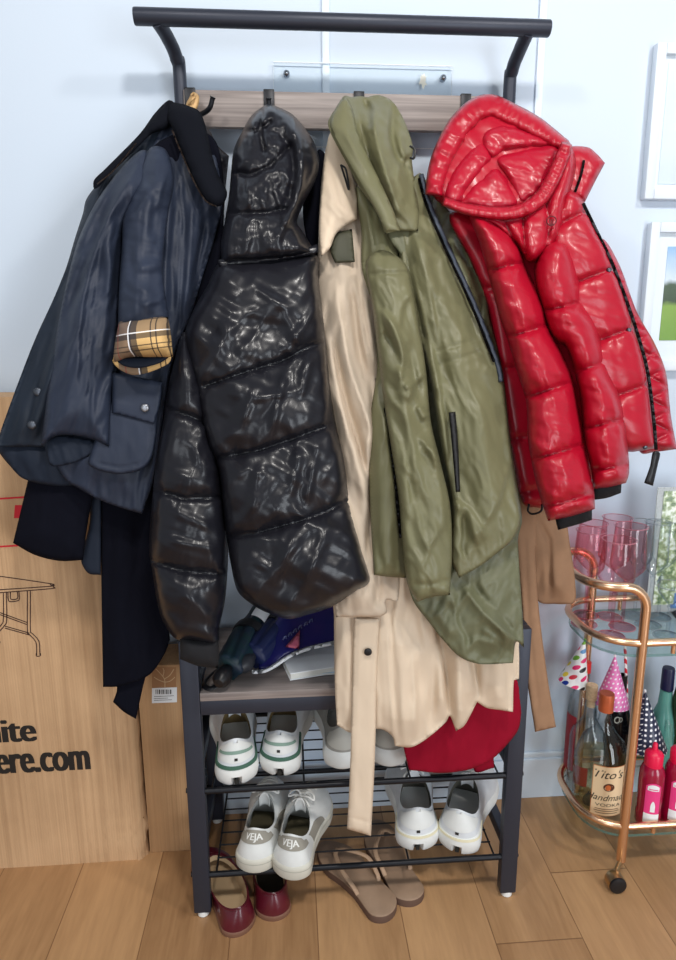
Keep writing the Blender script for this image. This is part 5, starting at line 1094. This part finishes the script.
for sgn, xp, xe in ((1, .626, .505), (-1, CX0+CX1-.626, CX0+CX1-.505)):
    r = .075*sgn; yb = CY1-.0
    P = [(xp, CY0, .040), (xp, CY0, .3), (xp, CY0, .60)]
    P += [(xp-sgn*(.05-.05*math.cos(a)), CY0, .671+.05*math.sin(a)) for a in np.linspace(.0, math.pi/2, 8)]
    P += [(xe+r-r*math.sin(a), CY0+.075-.075*math.cos(a), ZH) for a in np.linspace(0, math.pi/2, 8)]
    P += [(xe+r-r*math.cos(a), CY1-.075+.075*math.sin(a), ZH) for a in np.linspace(0, math.pi/2, 8)]
    P += [(xp-sgn*(.05-.05*math.cos(a)), CY1, .671+.05*math.sin(a)) for a in np.linspace(math.pi/2, 0, 8)]
    P += [(xp, CY1, .60), (xp, CY1, .3), (xp, CY1, .040)]
    MB().tube(P, .0105, 16).build('handle_frame', gold, cart)
    for yy in (CY0, CY1):
        fr_ = yy == CY0; wx = xp-sgn*.032*(1 if fr_ else -1); wy = yy-.040 if fr_ else yy-.004; cs = MB(); R = Matrix.Rotation(math.radians(72), 3, 'X')
        cs.tube([(xp, yy, .046), (xp, yy, .034)], .0075, 12); cs.tube([(xp, yy, .040), (wx+.006, wy+.014, .030)], .006, 10)
        cs.lathe([(0, -.014), (.019, -.014), (.0205, -.010), (.0205, .010), (.019, .014), (0, .014)], wx, wy, .0215, 28, Matrix.Rotation(math.pi/2, 3, 'X'))
        co_ = cs.build('caster', gold if False else mat('brass_caster', (190, 160, 120), .3, 1.0) if 'brass_caster' not in bpy.data.materials else bpy.data.materials['brass_caster'], cart)
        wh = MB(); wh.lathe([(0, .0165), (.015, .0165), (.0190, .0155), (.0200, .012), (.0200, .009)], wx, wy, .0215, 28, Matrix.Rotation(math.pi/2, 3, 'X')); wh.build('wheel', blk_plastic, co_, label='black wheel face')

# ---- stemware on the upper shelf
def wine_prof(h, rb, rr, foot, stem, zb0, th=.0011):
    out = [(0, 0), (foot, 0), (foot, .0015), (foot*.6, .0035), (stem*1.6, .007), (stem, .014), (stem, zb0-.008), (stem*1.8, zb0-.002)]
    bowl = [(rb*.16, zb0+.002), (rb*.62, zb0+.017), (rb*.96, zb0+.033), (rb, zb0+.039), (rb*.97, zb0+.065), (rr*.92, h)]
    inn = [(r-th, z+(th if i < 3 else 0)) for i, (r, z) in enumerate(bowl)][::-1]
    return out+bowl+inn+[(0, zb0+.004)]
g_pstem = glassy('pink_glass_stem', (252, 228, 233), (226, 146, 162)); g_cstem = glassy('clear_glass_stem', (248, 250, 252), (176, 190, 200))
rim_pink = mat('pink_rim', (226, 150, 166), .08, trans=.4); rim_clear = mat('clear_rim', (176, 190, 200), .08, trans=.5)
def stem_glass(label, group, fx, fy, h, rb, rr, zb0, m, foot=.030, z=ZG2):
    p = atz(fx, fy, z); t = thing('wine_glass', label, 'glass', (p[0], p[1], z+.0004), group)
    pr = wine_prof(h, rb, rr, foot, .0038, zb0); fm_ = MB(); fm_.tube([(p[0]+foot*math.cos(a), p[1]+foot*math.sin(a), z+.0012) for a in np.linspace(0, 2*math.pi, 40, endpoint=False)], .0009, 6, closed=True); fm_.build('foot_rim', rim_pink if m is g_pink else rim_clear, t)
    k = 8
    rz = pr[13][1]; MB().tube([(p[0]+rr*math.cos(a), p[1]+rr*math.sin(a), z+rz) for a in np.linspace(0, 2*math.pi, 40, endpoint=False)], .0009, 6, closed=True).build('rim', rim_pink if m is g_pink else rim_clear, t)
    MB().lathe(pr[:k], p[0], p[1], z+.0004, 40).build('stem', g_pstem if m is g_pink else g_cstem, t); MB().lathe(pr[k:], p[0], p[1], z+.0004, 48).build('bowl', m, t)
    return t
gp = 'pink stemmed glasses on the cart'
stem_glass('pink wine glass on the cart, nearest the camel coat', gp, 584, 624, .236, .036, .034, .112, g_pink)
stem_glass('pink wine glass standing foremost on the cart, behind the gold handle bend', gp, 611, 636, .234, .040, .037, .106, g_pink)
stem_glass('pink wine glass on the cart with its rim overlapping the clear flutes', gp, 622, 627, .252, .040, .037, .116, g_pink)
stem_glass('pink wine glass farthest back on the cart with the highest rim', gp, 609, 617, .256, .038, .035, .122, g_pink)
stem_glass('pink wine glass half hidden behind the camel coat at the cart end', gp, 586, 615, .24, .037, .034, .116, g_pink)
gc = 'clear stemmed glasses on the cart'
stem_glass('clear tall glass on the cart just right of the pink glasses', gc, 648, 625, .258, .030, .029, .125, g_clear)
stem_glass('clear tall glass behind another clear one, near the standing photo', gc, 658, 617, .250, .029, .028, .122, g_clear)
stem_glass('clear glass with short bowl at the front right of the cart', gc, 667, 636, .125, .03, .036, .075, g_clear)
stem_glass('clear glass at the back of the cart above the dark slab', gc, 634, 616, .245, .029, .028, .118, g_clear)
# small clear bottle with red cap, photo in acrylic stand, dark tray
def bottle(name, label, cat, p, z, prof, m, cap=None, capm=None, group=None, n=40):
    t = thing(name, label, cat, (p[0], p[1], z), group); th = .002
    MB().lathe(prof+[(max(r-th, 0.0005), zz) for r, zz in prof[::-1] if zz > .004]+[(0, .006)], p[0], p[1], z, n).build('glass_body', m, t)
    if cap: MB().lathe(cap, p[0], p[1], z, 32).build('cap', capm, t)
    return t
red_cap = mat('red_plastic', (206, 40, 36), .4); blue_lab = mat('blue_label', (84, 130, 190), .6)
p = atz(669, 612, ZG2)
t = bottle('bottle', 'small clear bottle with a red cap and blue label on the cart top', 'bottle', p, ZG2, [(0, 0), (.02, 0), (.022, .004), (.022, .07), (.018, .085), (.009, .1), (.008, .125)], g_clear, [(0, .15), (.0095, .15), (.0095, .123), (0, .123)], red_cap)
MB().lathe([(.0224, .02), (.0224, .06)], p[0], p[1], ZG2, 32).build('label_wrap', blue_lab, t)
c = atz(671, 606, ZG2)
t = thing('photo_stand', 'small picture of green foliage in a clear upright stand on the cart', 'picture frame', (c[0]+.03, .235, ZG2))
a = at(658, 487, .235); zt_ = a[2]
MB().box(a[0], a[0]+.13, .235, .239, ZG2+.001, zt_, .001).build('acrylic_panel', g_plate, t)
def foliage(name):
    m = bpy.data.materials.new(name); nt, b = nodes(m); N = nt.nodes; Lk = nt.links; tc = N.new('ShaderNodeTexCoord')
    v = N.new('ShaderNodeTexNoise'); v.inputs['Scale'].default_value = 90; v.inputs['Detail'].default_value = 4; Lk.new(tc.outputs['Object'], v.inputs[0])
    r = N.new('ShaderNodeValToRGB'); e = r.color_ramp.elements; e[0].position = .38; e[0].color = (*lin((98, 124, 84)), 1); e[1].position = .62; e[1].color = (*lin((236, 240, 230)), 1)
    q = e.new(.5); q.color = (*lin((166, 182, 132)), 1); Lk.new(v.outputs[0], r.inputs[0]); Lk.new(r.outputs[0], b.inputs['Base Color']); b.inputs['Roughness'].default_value = .4; return m
MB().box(a[0]+.020, a[0]+.105, .240, .2415, ZG2+.03, zt_-.012).build('print', foliage('foliage_print'), t)
MB().box(a[0]+.004, a[0]+.126, .2422, .2432, ZG2+.01, zt_-.003).build('backing', mat('grey_mount', (176, 180, 182), .7), t)
c0 = atz(652, 588, ZG2); c1 = atz(682, 628, ZG2)
d = c1-c0; L = np.linalg.norm(d); yaw = math.atan2(d[1], d[0])
t = thing('tray', 'dark flat slab lying on the cart top behind the clear glasses', 'tray', (c0[0]+.05, c0[1]-.02, ZG2))
R = Matrix.Translation((c0[0], c0[1], ZG2+.0005)) @ Matrix.Rotation(yaw, 4, 'Z')
mb = MB().box(0, L*1.3, 0, .12, 0, .012, .002); mb.v = [tuple(R @ Vector(v)) for v in mb.v]; mb.build('slab', mat('dark_lacquer', (34, 32, 36), .3), t)
mb = MB().box(.012, L*1.3-.012, .012, .108, .012, .0135, .0005); mb.v = [tuple(R @ Vector(v)) for v in mb.v]; mb.build('inlay', mat('grey_inlay', (170, 176, 182), .5), t)

# ---- lower shelf
# big vodka bottle
p = atz(607, 815, ZG1); p = np.array([p[0]+.0, p[1]+.05, ZG1])
Zs = lambda y: at(607, y, p[1])[2]-ZG1; Zf = lambda y: at(607, y, p[1]-.062)[2]-ZG1
H = Zs(693); r = .062
prof = [(0, 0), (r*.95, 0), (r, .006), (r, Zs(748)-.02), (r*.96, Zs(748)-.008), (r*.78, Zs(742)+.01), (r*.5, Zs(734)+.008), (r*.33, Zs(726)+.004), (r*.25, Zs(718)), (r*.22, Zs(708))]
t = bottle('bottle', 'large clear spirit bottle with copper cap and cream label on the lower shelf', 'bottle', p, ZG1, prof, g_clear,
           [(0, H), (.0165, H), (.0175, H-.003), (.0175, Zs(710)), (0, Zs(710))], mat('copper_cap', (186, 92, 54), .4, .3, var=.1, vscale=60))
liq = glassy('pale_gold_spirit', (254, 249, 228), (240, 228, 180), .01, 1.2)
zt_l = Zf(772)
MB().lathe([(0, .008), (r-.0035, .008), (r-.0035, zt_l), (0, zt_l)], p[0], p[1], ZG1, 40).build('spirit', liq, t)
lab = mat('cream_label', (232, 204, 164), .7); lab_o = mat('orange_label_edge', (196, 118, 66), .7); seal = mat('brown_seal', (92, 48, 28), .6); seal_o = mat('orange_seal', (208, 110, 58), .6)
ang0 = math.atan2(CAM[1]-p[1], CAM[0]-p[0])+math.radians(21)
def on_cyl(u, z, off): a_ = ang0+u/r; return (p[0]+(r+off)*math.cos(a_), p[1]+(r+off)*math.sin(a_), ZG1+z)
def cyl_patch(name, u0, u1, z0, z1, off, m, par, label=None, n=16):
    us = np.linspace(u0, u1, n); V = [on_cyl(u, z, off) for z in (z0, z1) for u in us]; return obj(name, V, [(i, i+1, n+i+1, n+i) for i in range(n-1)], m, par, True, label)
z0, z1 = max(.008, Zf(819)), Zf(768); lw = .037
cyl_patch('label_border', -lw-.0015, lw+.0015, z0-.0015, z1+.0015, .0004, lab_o, t); cyl_patch('label_sheet', -lw, lw, z0, z1, .0008, lab, t, 'cream label')
def cyl_text(body, uc, zb_, cap, m, name, bold=0., shear=0., sx=1.0):
    v, f = text2d(body, bold, shear); v = v*cap*np.array([sx, 1]); v = v-np.array([v[:, 0].max()/2, 0]); return obj(name, [on_cyl(uc+a_, zb_+b_, .0012) for a_, b_ in v], f, ink, t, False)
hh = z1-z0
cyl_text("Tito's", 0, z0+hh*.77, hh*.16, ink, 'lettering', .0, .35, 1.05); cyl_text('Handmade', 0, z0+hh*.31, hh*.125, ink, 'lettering', 0, .35, .95); cyl_text('VODKA', .002, z0+hh*.19, hh*.06, ink, 'lettering', 0, 0, 1.5)
for k, wd in ((.13, .028), (.09, .03), (.045, .026)): cyl_patch('fine_print', -wd, wd, z0+hh*k, z0+hh*(k+.012), .0011, seal, t)
V = [on_cyl(0+.013*math.cos(a_), z0+hh*.59+.0105*math.sin(a_), .0011) for a_ in np.linspace(0, 2*math.pi, 28, endpoint=False)]; obj('seal', V, [tuple(range(28))], seal, t, False, 'dark oval seal')
V = [on_cyl(-.002+.0065*math.cos(a_), z0+hh*.585+.0075*math.sin(a_), .0014) for a_ in np.linspace(0, 2*math.pi, 20, endpoint=False)]; obj('seal_mark', V, [tuple(range(20))], seal_o, t, False, 'orange mark in the seal')
# corked bottle
cork = mat('cork', (206, 180, 146), .85, var=.15, vscale=200)
p = atz(587, 795, ZG1); p[1] += .02; Zs = lambda y: at(587, y, p[1])[2]-ZG1
t = bottle('bottle', 'clear bottle with a pale cork stopper behind the large spirit bottle', 'bottle', p, ZG1, [(0, 0), (.042, 0), (.044, .006), (.044, Zs(738)), (.040, Zs(731)), (.026, Zs(724)), (.015, Zs(716)), (.013, Zs(702)), (.0145, Zs(699))], g_clear,
           [(0, Zs(685)), (.013, Zs(685)), (.014, Zs(688)), (.013, Zs(699)), (.0105, Zs(700)), (.0105, Zs(706)), (0, Zs(706))], cork)
lbm = MB(); lbm.add([(p[0]+.0446*math.cos(a), p[1]+.0446*math.sin(a), ZG1+z) for z in (Zs(776), Zs(758)) for a in np.linspace(math.radians(205), math.radians(250), 12)], [(i, i+1, 13+i, 12+i) for i in range(11)]); lbm.build('label_wrap', mat('faded_red_label', (150, 60, 56), .7), t, label='faded red label')
# leftmost bottle
p = atz(577, 775, ZG1); Zs = lambda y: at(577, y, p[1])[2]-ZG1
t = bottle('bottle', 'clear bottle with red label under the many-coloured party hat', 'bottle', p, ZG1, [(0, 0), (.034, 0), (.036, .006), (.036, Zs(708)), (.033, Zs(698)), (.024, Zs(691)), (.014, Zs(686)), (.012, Zs(672))], g_clear,
           [(0, Zs(662)), (.013, Zs(662)), (.013, Zs(672)), (0, Zs(672))], red_cap)
lbm = MB(); lbm.add([(p[0]+.0365*math.cos(a), p[1]+.0365*math.sin(a), ZG1+z) for z in (Zs(765), Zs(712)) for a in np.linspace(math.radians(150), math.radians(225), 14)], [(i, i+1, 15+i, 14+i) for i in range(13)]); lbm.build('label_wrap', mat('dark_red_label', (150, 34, 44), .6), t, label='red label')
pleft = p
def dots(name, base, cols, sc, rad, rnd_=0.0):
    m = bpy.data.materials.new(name); nt, b = nodes(m); N = nt.nodes; Lk = nt.links; tc = N.new('ShaderNodeTexCoord')
    uv = N.new('ShaderNodeUVMap'); mp = N.new('ShaderNodeMapping'); mp.inputs['Scale'].default_value = sc; Lk.new(uv.outputs[0], mp.inputs[0])
    v = N.new('ShaderNodeTexVoronoi'); v.voronoi_dimensions = '2D'; v.inputs['Scale'].default_value = 1; v.inputs['Randomness'].default_value = rnd_; Lk.new(mp.outputs[0], v.inputs[0])
    lt = N.new('ShaderNodeMath'); lt.operation = 'LESS_THAN'; lt.inputs[1].default_value = rad; Lk.new(v.outputs['Distance'], lt.inputs[0])
    mx = N.new('ShaderNodeMixRGB'); Lk.new(lt.outputs[0], mx.inputs[0]); mx.inputs[1].default_value = (*lin(base), 1)
    if len(cols) == 1: mx.inputs[2].default_value = (*lin(cols[0]), 1)
    else:
        sp = N.new('ShaderNodeSeparateColor'); Lk.new(v.outputs['Color'], sp.inputs[0]); r = N.new('ShaderNodeValToRGB'); r.color_ramp.interpolation = 'CONSTANT'; e = r.color_ramp.elements
        e[0].color = (*lin(cols[0]), 1); e[1].position = 1/len(cols); e[1].color = (*lin(cols[1]), 1)
        for k in range(2, len(cols)): q = e.new(k/len(cols)); q.color = (*lin(cols[k]), 1)
        Lk.new(sp.outputs[0], r.inputs[0]); Lk.new(r.outputs[0], mx.inputs[2])
    Lk.new(mx.outputs[0], b.inputs['Base Color']); b.inputs['Roughness'].default_value = .35; return m
def party_hat(label, apex, basec, r, m, elastic=True):
    t = thing('party_hat', label, 'party hat', basec); Mx, L = frame_axis(basec, apex); n, k = 48, 14
    V = []; UV = []
    for j in range(k+1):
        s = j/k; rr = r*(1-s)+.0012
        for i in range(n+1): a_ = 2*math.pi*i/n; V.append(tuple(Mx @ Vector((rr*math.cos(a_), rr*math.sin(a_), s*L)))); UV.append((i/n*2*math.pi*(1-s)*r+.5, s*L))
    for j in range(k, -1, -1):
        s = j/k; rr = max(r*(1-s)-.0012, .0003)
        for i in range(n+1): a_ = 2*math.pi*i/n; V.append(tuple(Mx @ Vector((rr*math.cos(a_), rr*math.sin(a_), s*L-.001 if j else 0)))); UV.append((-.3, -.3))
    F = [(j*(n+1)+i, j*(n+1)+i+1, (j+1)*(n+1)+i+1, (j+1)*(n+1)+i) for j in range(2*k+1) for i in range(n)]
    F += [((2*k+1)*(n+1)+i, (2*k+1)*(n+1)+i+1, i+1, i) for i in range(n)]
    o = obj('paper_cone', V, F, m, t, True, None, .9)
    u = o.data.uv_layers.new(name='uv')
    for lp in o.data.loops: u.data[lp.index].uv = UV[lp.vertex_index]
    tp = MB().lathe([(0, -.004), (.003, -.002), (.0035, .002), (0, .005)], 0, 0, L, 12); tp.v = [tuple(Mx @ Vector(v)) for v in tp.v]; tp.build('tip', m, t)
    return t
yy = float(pleft[1])
party_hat('white party hat with big coloured dots tipped over the leftmost bottle', tuple(at(585, 640, yy-.015)), tuple(at(573, 683, yy-.02)), .036, dots('white_paper_coloured_dots', (236, 238, 238), [(200, 40, 60), (30, 60, 150), (24, 110, 70), (236, 214, 60), (20, 20, 26), (96, 150, 200), (120, 180, 60), (226, 40, 110)], (46, 46, 1), .33, .25))
pb_ = atz(617, 775, ZG1); pb_[1] = .238; Zp = lambda y: at(617, y, .238)[2]
t = bottle('bottle', 'black round bottle with a pale emblem under the pink party hat', 'bottle', (at(617, 740, .238)[0], .238, ZG1), ZG1, [(0, 0), (.020, 0), (.022, .006), (.024, Zp(760)-ZG1), (.034, Zp(742)-ZG1), (.034, Zp(724)-ZG1), (.022, Zp(708)-ZG1), (.012, Zp(696)-ZG1), (.011, Zp(675)-ZG1)], mat('black_glazed_glass', (22, 22, 26), .15))
em = MB(); ec = at(618, 721, .238-.036); em.tube([(ec[0]+.007*math.cos(a_), ec[1]+.004, ec[2]+.008*math.sin(a_)) for a_ in np.linspace(0, 2*math.pi, 16, endpoint=False)], .0014, 6, closed=True)
em.tube([(ec[0]+.004*math.cos(a_)+.009, ec[1]+.004, ec[2]+.006*math.sin(a_)) for a_ in np.linspace(0, 2*math.pi, 12, endpoint=False)], .0012, 6, closed=True); em.build('emblem', mat('silver_emblem', (210, 208, 196), .4), t, label='pale emblem')
party_hat('pink party hat with white dots above the copper capped bottle', tuple(at(615, 656, .232)), tuple(at(612, 704, .222)), .041, dots('pink_paper_white_dots', (226, 118, 180), [(244, 236, 242)], (95, 95, 1), .22))
pn = atz(649, 775, ZG1)
t = bottle('bottle', 'clear bottle holding up the navy party hat behind the cart pole', 'bottle', (pn[0], .185, ZG1), ZG1, [(0, 0), (.028, 0), (.030, .006), (.030, Zp(752)-ZG1), (.024, Zp(738)-ZG1), (.012, Zp(725)-ZG1), (.011, Zp(712)-ZG1)], g_clear)
party_hat('navy party hat with white dots behind the gold cart pole', tuple(at(645, 691, .165)), tuple(at(648, 748, .15)), .042, dots('navy_paper_white_dots', (26, 32, 62), [(236, 236, 240)], (85, 85, 1), .24))
# mint bottle with dark cap
pm = (at(661, 740, .225)[0], .225, ZG1); Zm = lambda y: at(661, y, .225)[2]-ZG1
t = bottle('bottle', 'mint green bottle with a dark navy cap behind the pink syrup bottles', 'bottle', pm, ZG1, [(0, 0), (.034, 0), (.036, .006), (.036, Zm(728)), (.030, Zm(718)), (.017, Zm(704)), (.0145, Zm(690))], g_mint,
           [(0, Zm(668)), (.0135, Zm(668)), (.015, Zm(670)), (.0155, Zm(689)), (0, Zm(689))], mat('navy_cap', (26, 30, 66), .35))
po = (at(684, 740, .20)[0], .20, ZG1); Zo = lambda y: at(684, y, .20)[2]-ZG1
bottle('bottle', 'round dark olive glass bottle cut by the right picture edge', 'bottle', po, ZG1, [(0, 0), (.03, 0), (.034, .006), (.034, Zo(715)), (.036, Zo(700)), (.030, Zo(686)), (.014, Zo(680)), (.012, Zo(660))], g_olive)
# straw
t = thing('paper_straw', 'red and white paper straw standing under the upper cart shelf', 'straw', at(626, 720, .24))
def stripes():
    m = bpy.data.materials.new('red_white_stripes'); nt, b = nodes(m); N = nt.nodes; Lk = nt.links; tc = N.new('ShaderNodeTexCoord'); wv = N.new('ShaderNodeTexWave'); wv.bands_direction = 'DIAGONAL'; wv.inputs['Scale'].default_value = 26
    Lk.new(tc.outputs['Object'], wv.inputs[0]); r = N.new('ShaderNodeValToRGB'); r.color_ramp.interpolation = 'CONSTANT'; r.color_ramp.elements[0].color = (*lin((206, 30, 50)), 1); r.color_ramp.elements[1].position = .5; r.color_ramp.elements[1].color = (*lin((240, 236, 234)), 1)
    Lk.new(wv.outputs[0], r.inputs[0]); Lk.new(r.outputs[0], b.inputs['Base Color']); return m
a_, b_ = at(625, 645, .24), at(627, 700, .235)
mb = MB().tube([tuple(a_), tuple(b_), (b_[0], .235, ZG1+.001)], .0035, 12).build('straw', stripes(), t)
# pink syrup bottles
syrup = mat('pink_syrup_plastic', (150, 10, 52), .18, coat=.4); pinkcap = mat('hot_pink_plastic', (224, 20, 70), .35); lab_p = mat('pink_label', (230, 60, 130), .5)
def syrup_bottle(label, x, ybot, ynoz):
    p = atz(x, ybot, ZG1); t = thing('squeeze_bottle', label, 'bottle', (p[0], p[1], ZG1), 'pink syrup bottles on the lower shelf'); Z = lambda y: at(x, y, p[1])[2]-ZG1; q = ynoz
    R0 = .0285
    MB().lathe([(0, .0005), (R0*.9, .0005), (R0, .006), (R0, .03), (R0*.94, .045), (R0*.98, .06), (R0, Z(q+38)), (R0*.97, Z(q+28)), (R0*.8, Z(q+23)), (R0*.66, Z(q+21))], p[0], p[1], ZG1, 36).build('bottle_body', syrup, t)
    MB().lathe([(0, Z(q+22)), (R0*.70, Z(q+22)), (R0*.72, Z(q+11)), (R0*.60, Z(q+9)), (R0*.22, Z(q+7)), (R0*.19, Z(q+1)), (R0*.12, Z(q)), (0, Z(q))], p[0], p[1], ZG1, 32).build('nozzle_cap', pinkcap, t)
    a0 = math.atan2(CAM[1]-p[1], CAM[0]-p[0])+.25
    def cp(name, u0, u1, z0, z1, off, m, top=0.0):
        us = np.linspace(u0, u1, 12); V = [(p[0]+(R0+off)*math.cos(a0+u/R0), p[1]+(R0+off)*math.sin(a0+u/R0), ZG1+z) for z in (z0, z1) for u in us]
        V = V[:12]+[(v[0], v[1], v[2]+top*(1-((u-(u0+u1)/2)/((u1-u0)/2))**2)) for v, u in zip(V[12:], us)]
        return obj(name, V, [(i, i+1, 13+i, 12+i) for i in range(11)], m, t, True)
    q -= 9; zt_ = Z(q+46)
    cp('label_sheet', -.017, .017, Z(q+82), zt_, .0006, lab_p, .010); cp('label_panel', -.017, .017, Z(q+82), Z(q+72), .0010, white_paper); cp('label_badge', -.013, .012, zt_-.010, zt_+.0, .0010, white_paper, .006)
    cp('label_flame', -.004, .006, Z(q+70), Z(q+64), .0012, white_paper, .012); cp('label_badge', -.010, .009, zt_-.007, zt_-.005, .0014, lab_p)
    return t
syrup_bottle('pink syrup squeeze bottle with pointed cap just right of the gold pole', 647, 822, 743)
syrup_bottle('pink syrup squeeze bottle with pointed cap at the right picture edge', 672, 821, 740)

# ------------------------------------------------------------------ pictures and the clear plate on the wall
frame_w = mat('white_frame_paint', (214, 224, 234), .4); matb = mat('white_mat_board', (228, 236, 244), .8)
def landscape():
    m = bpy.data.materials.new('meadow_print'); nt, b = nodes(m); N = nt.nodes; Lk = nt.links; tc = N.new('ShaderNodeTexCoord'); sp = N.new('ShaderNodeSeparateXYZ'); Lk.new(tc.outputs['Object'], sp.inputs[0])
    n = N.new('ShaderNodeTexNoise'); n.inputs['Scale'].default_value = 30; Lk.new(tc.outputs['Object'], n.inputs[0])
    ad = N.new('ShaderNodeMath'); ad.operation = 'MULTIPLY_ADD'; ad.inputs[1].default_value = .03; Lk.new(n.outputs[0], ad.inputs[0]); Lk.new(sp.outputs[2], ad.inputs[2])
    r = N.new('ShaderNodeMapRange'); r.inputs[1].default_value = .07; r.inputs[2].default_value = .30; Lk.new(ad.outputs[0], r.inputs[0])
    c = N.new('ShaderNodeValToRGB'); e = c.color_ramp.elements; e[0].position = 0; e[0].color = (*lin((104, 146, 40)), 1); e[1].position = 1; e[1].color = (*lin((150, 186, 226)), 1)
    for ps, cl in ((.42, (128, 160, 58)), (.46, (50, 70, 40)), (.62, (66, 84, 60)), (.68, (210, 222, 236))): q = e.new(ps); q.color = (*lin(cl), 1)
    Lk.new(r.outputs[0], c.inputs[0]); Lk.new(c.outputs[0], b.inputs['Base Color']); b.inputs['Roughness'].default_value = .35; return m
def picture(label, pxl, ytop, ybot, w, fw, mw, print_m):
    x0 = at(pxl, (ytop+ybot)/2, WALL_Y-.02)[0]; z1 = at(pxl, ytop, WALL_Y-.02)[2]; z0 = at(pxl, ybot, WALL_Y-.02)[2]; x1 = x0+w
    t = thing('picture_frame', label, 'picture', ((x0+x1)/2, WALL_Y-.01, z0)); yf, yw = WALL_Y-.022, WALL_Y-.001
    f = MB(); f.box(x0, x0+fw, yf, yw, z0, z1, .002); f.box(x1-fw, x1, yf, yw, z0, z1, .002); f.box(x0+fw, x1-fw, yf, yw, z0, z0+fw, .002); f.box(x0+fw, x1-fw, yf, yw, z1-fw, z1, .002); f.build('frame', frame_w, t)
    MB().box(x0+fw, x1-fw, WALL_Y-.010, WALL_Y-.006, z0+fw, z1-fw).build('mat_board', matb, t)
    if print_m is not None:
        a = mw[0]; MB().box(x0+fw+a, x1-fw-a, WALL_Y-.0115, WALL_Y-.010, z0+fw+mw[1], z1-fw-mw[2]).build('print', print_m, t)
    MB().box(x0+fw-.001, x1-fw+.001, WALL_Y-.0155, WALL_Y-.0135, z0+fw-.001, z1-fw+.001).build('glass', g_plate, t)
picture('upper white picture frame on the right wall with a pale print, window reflection painted in', 651, 42, 199, .26, .022, (.012, .012, .012), mat('pale_print_reflection', (214, 224, 238), .4, var=.08, vscale=6))  # pale tone holds the print and a window reflection put into its colour
picture('lower white picture frame on the right wall with a green meadow print', 645, 222, 371, .30, .022, (.028, .05, .03), landscape())
x0, z1 = at(273, 62, WALL_Y-.008)[[0, 2]]; x1 = at(452, 68, WALL_Y-.008)[0]; z0 = z1-.165
t = thing('acrylic_plate', 'clear acrylic plate screwed to the wall above the coat board', 'plate', ((x0+x1)/2, WALL_Y-.006, z0))
MB().box(x0, x1, WALL_Y-.009, WALL_Y-.005, z0, z1, .0012).build('panel', g_plate, t)
ed = MB(); ed.tube([(x0, WALL_Y-.0092, z0), (x0, WALL_Y-.0092, z1), (x1, WALL_Y-.0092, z1), (x1, WALL_Y-.0092, z0)], .0011, 6, closed=True); ed.build('polished_edge', mat('bright_acrylic_edge', (240, 246, 250), .2), t)
for (x, y) in ((286.5, 73), (443.5, 77.5)):
    p = at(x, y, WALL_Y-.012); MB().lathe([(0, .007), (.0035, .006), (.0062, .003), (.007, 0), (.007, -.008), (0, -.008)], p[0], WALL_Y-.010, p[2], 20, Matrix.Rotation(math.pi/2, 3, 'X')).build('screw', mat('chrome', (170, 176, 184), .2, 1.0) if 'chrome' not in bpy.data.materials else bpy.data.materials['chrome'], t)
V = []
c = at(423, 80, WALL_Y-.0095)
for k in range(22):
    a_ = 2*math.pi*k/22; q = .011*(1+.4*rnd.uniform(-1, 1)); V.append((c[0]+.75*q*math.cos(a_), WALL_Y-.0094, c[2]+1.25*q*math.sin(a_)))
obj('glue_residue', V, [tuple(range(22))[::-1]], mat('pale_residue', (236, 234, 220), .8), t, False, 'pale glue residue')
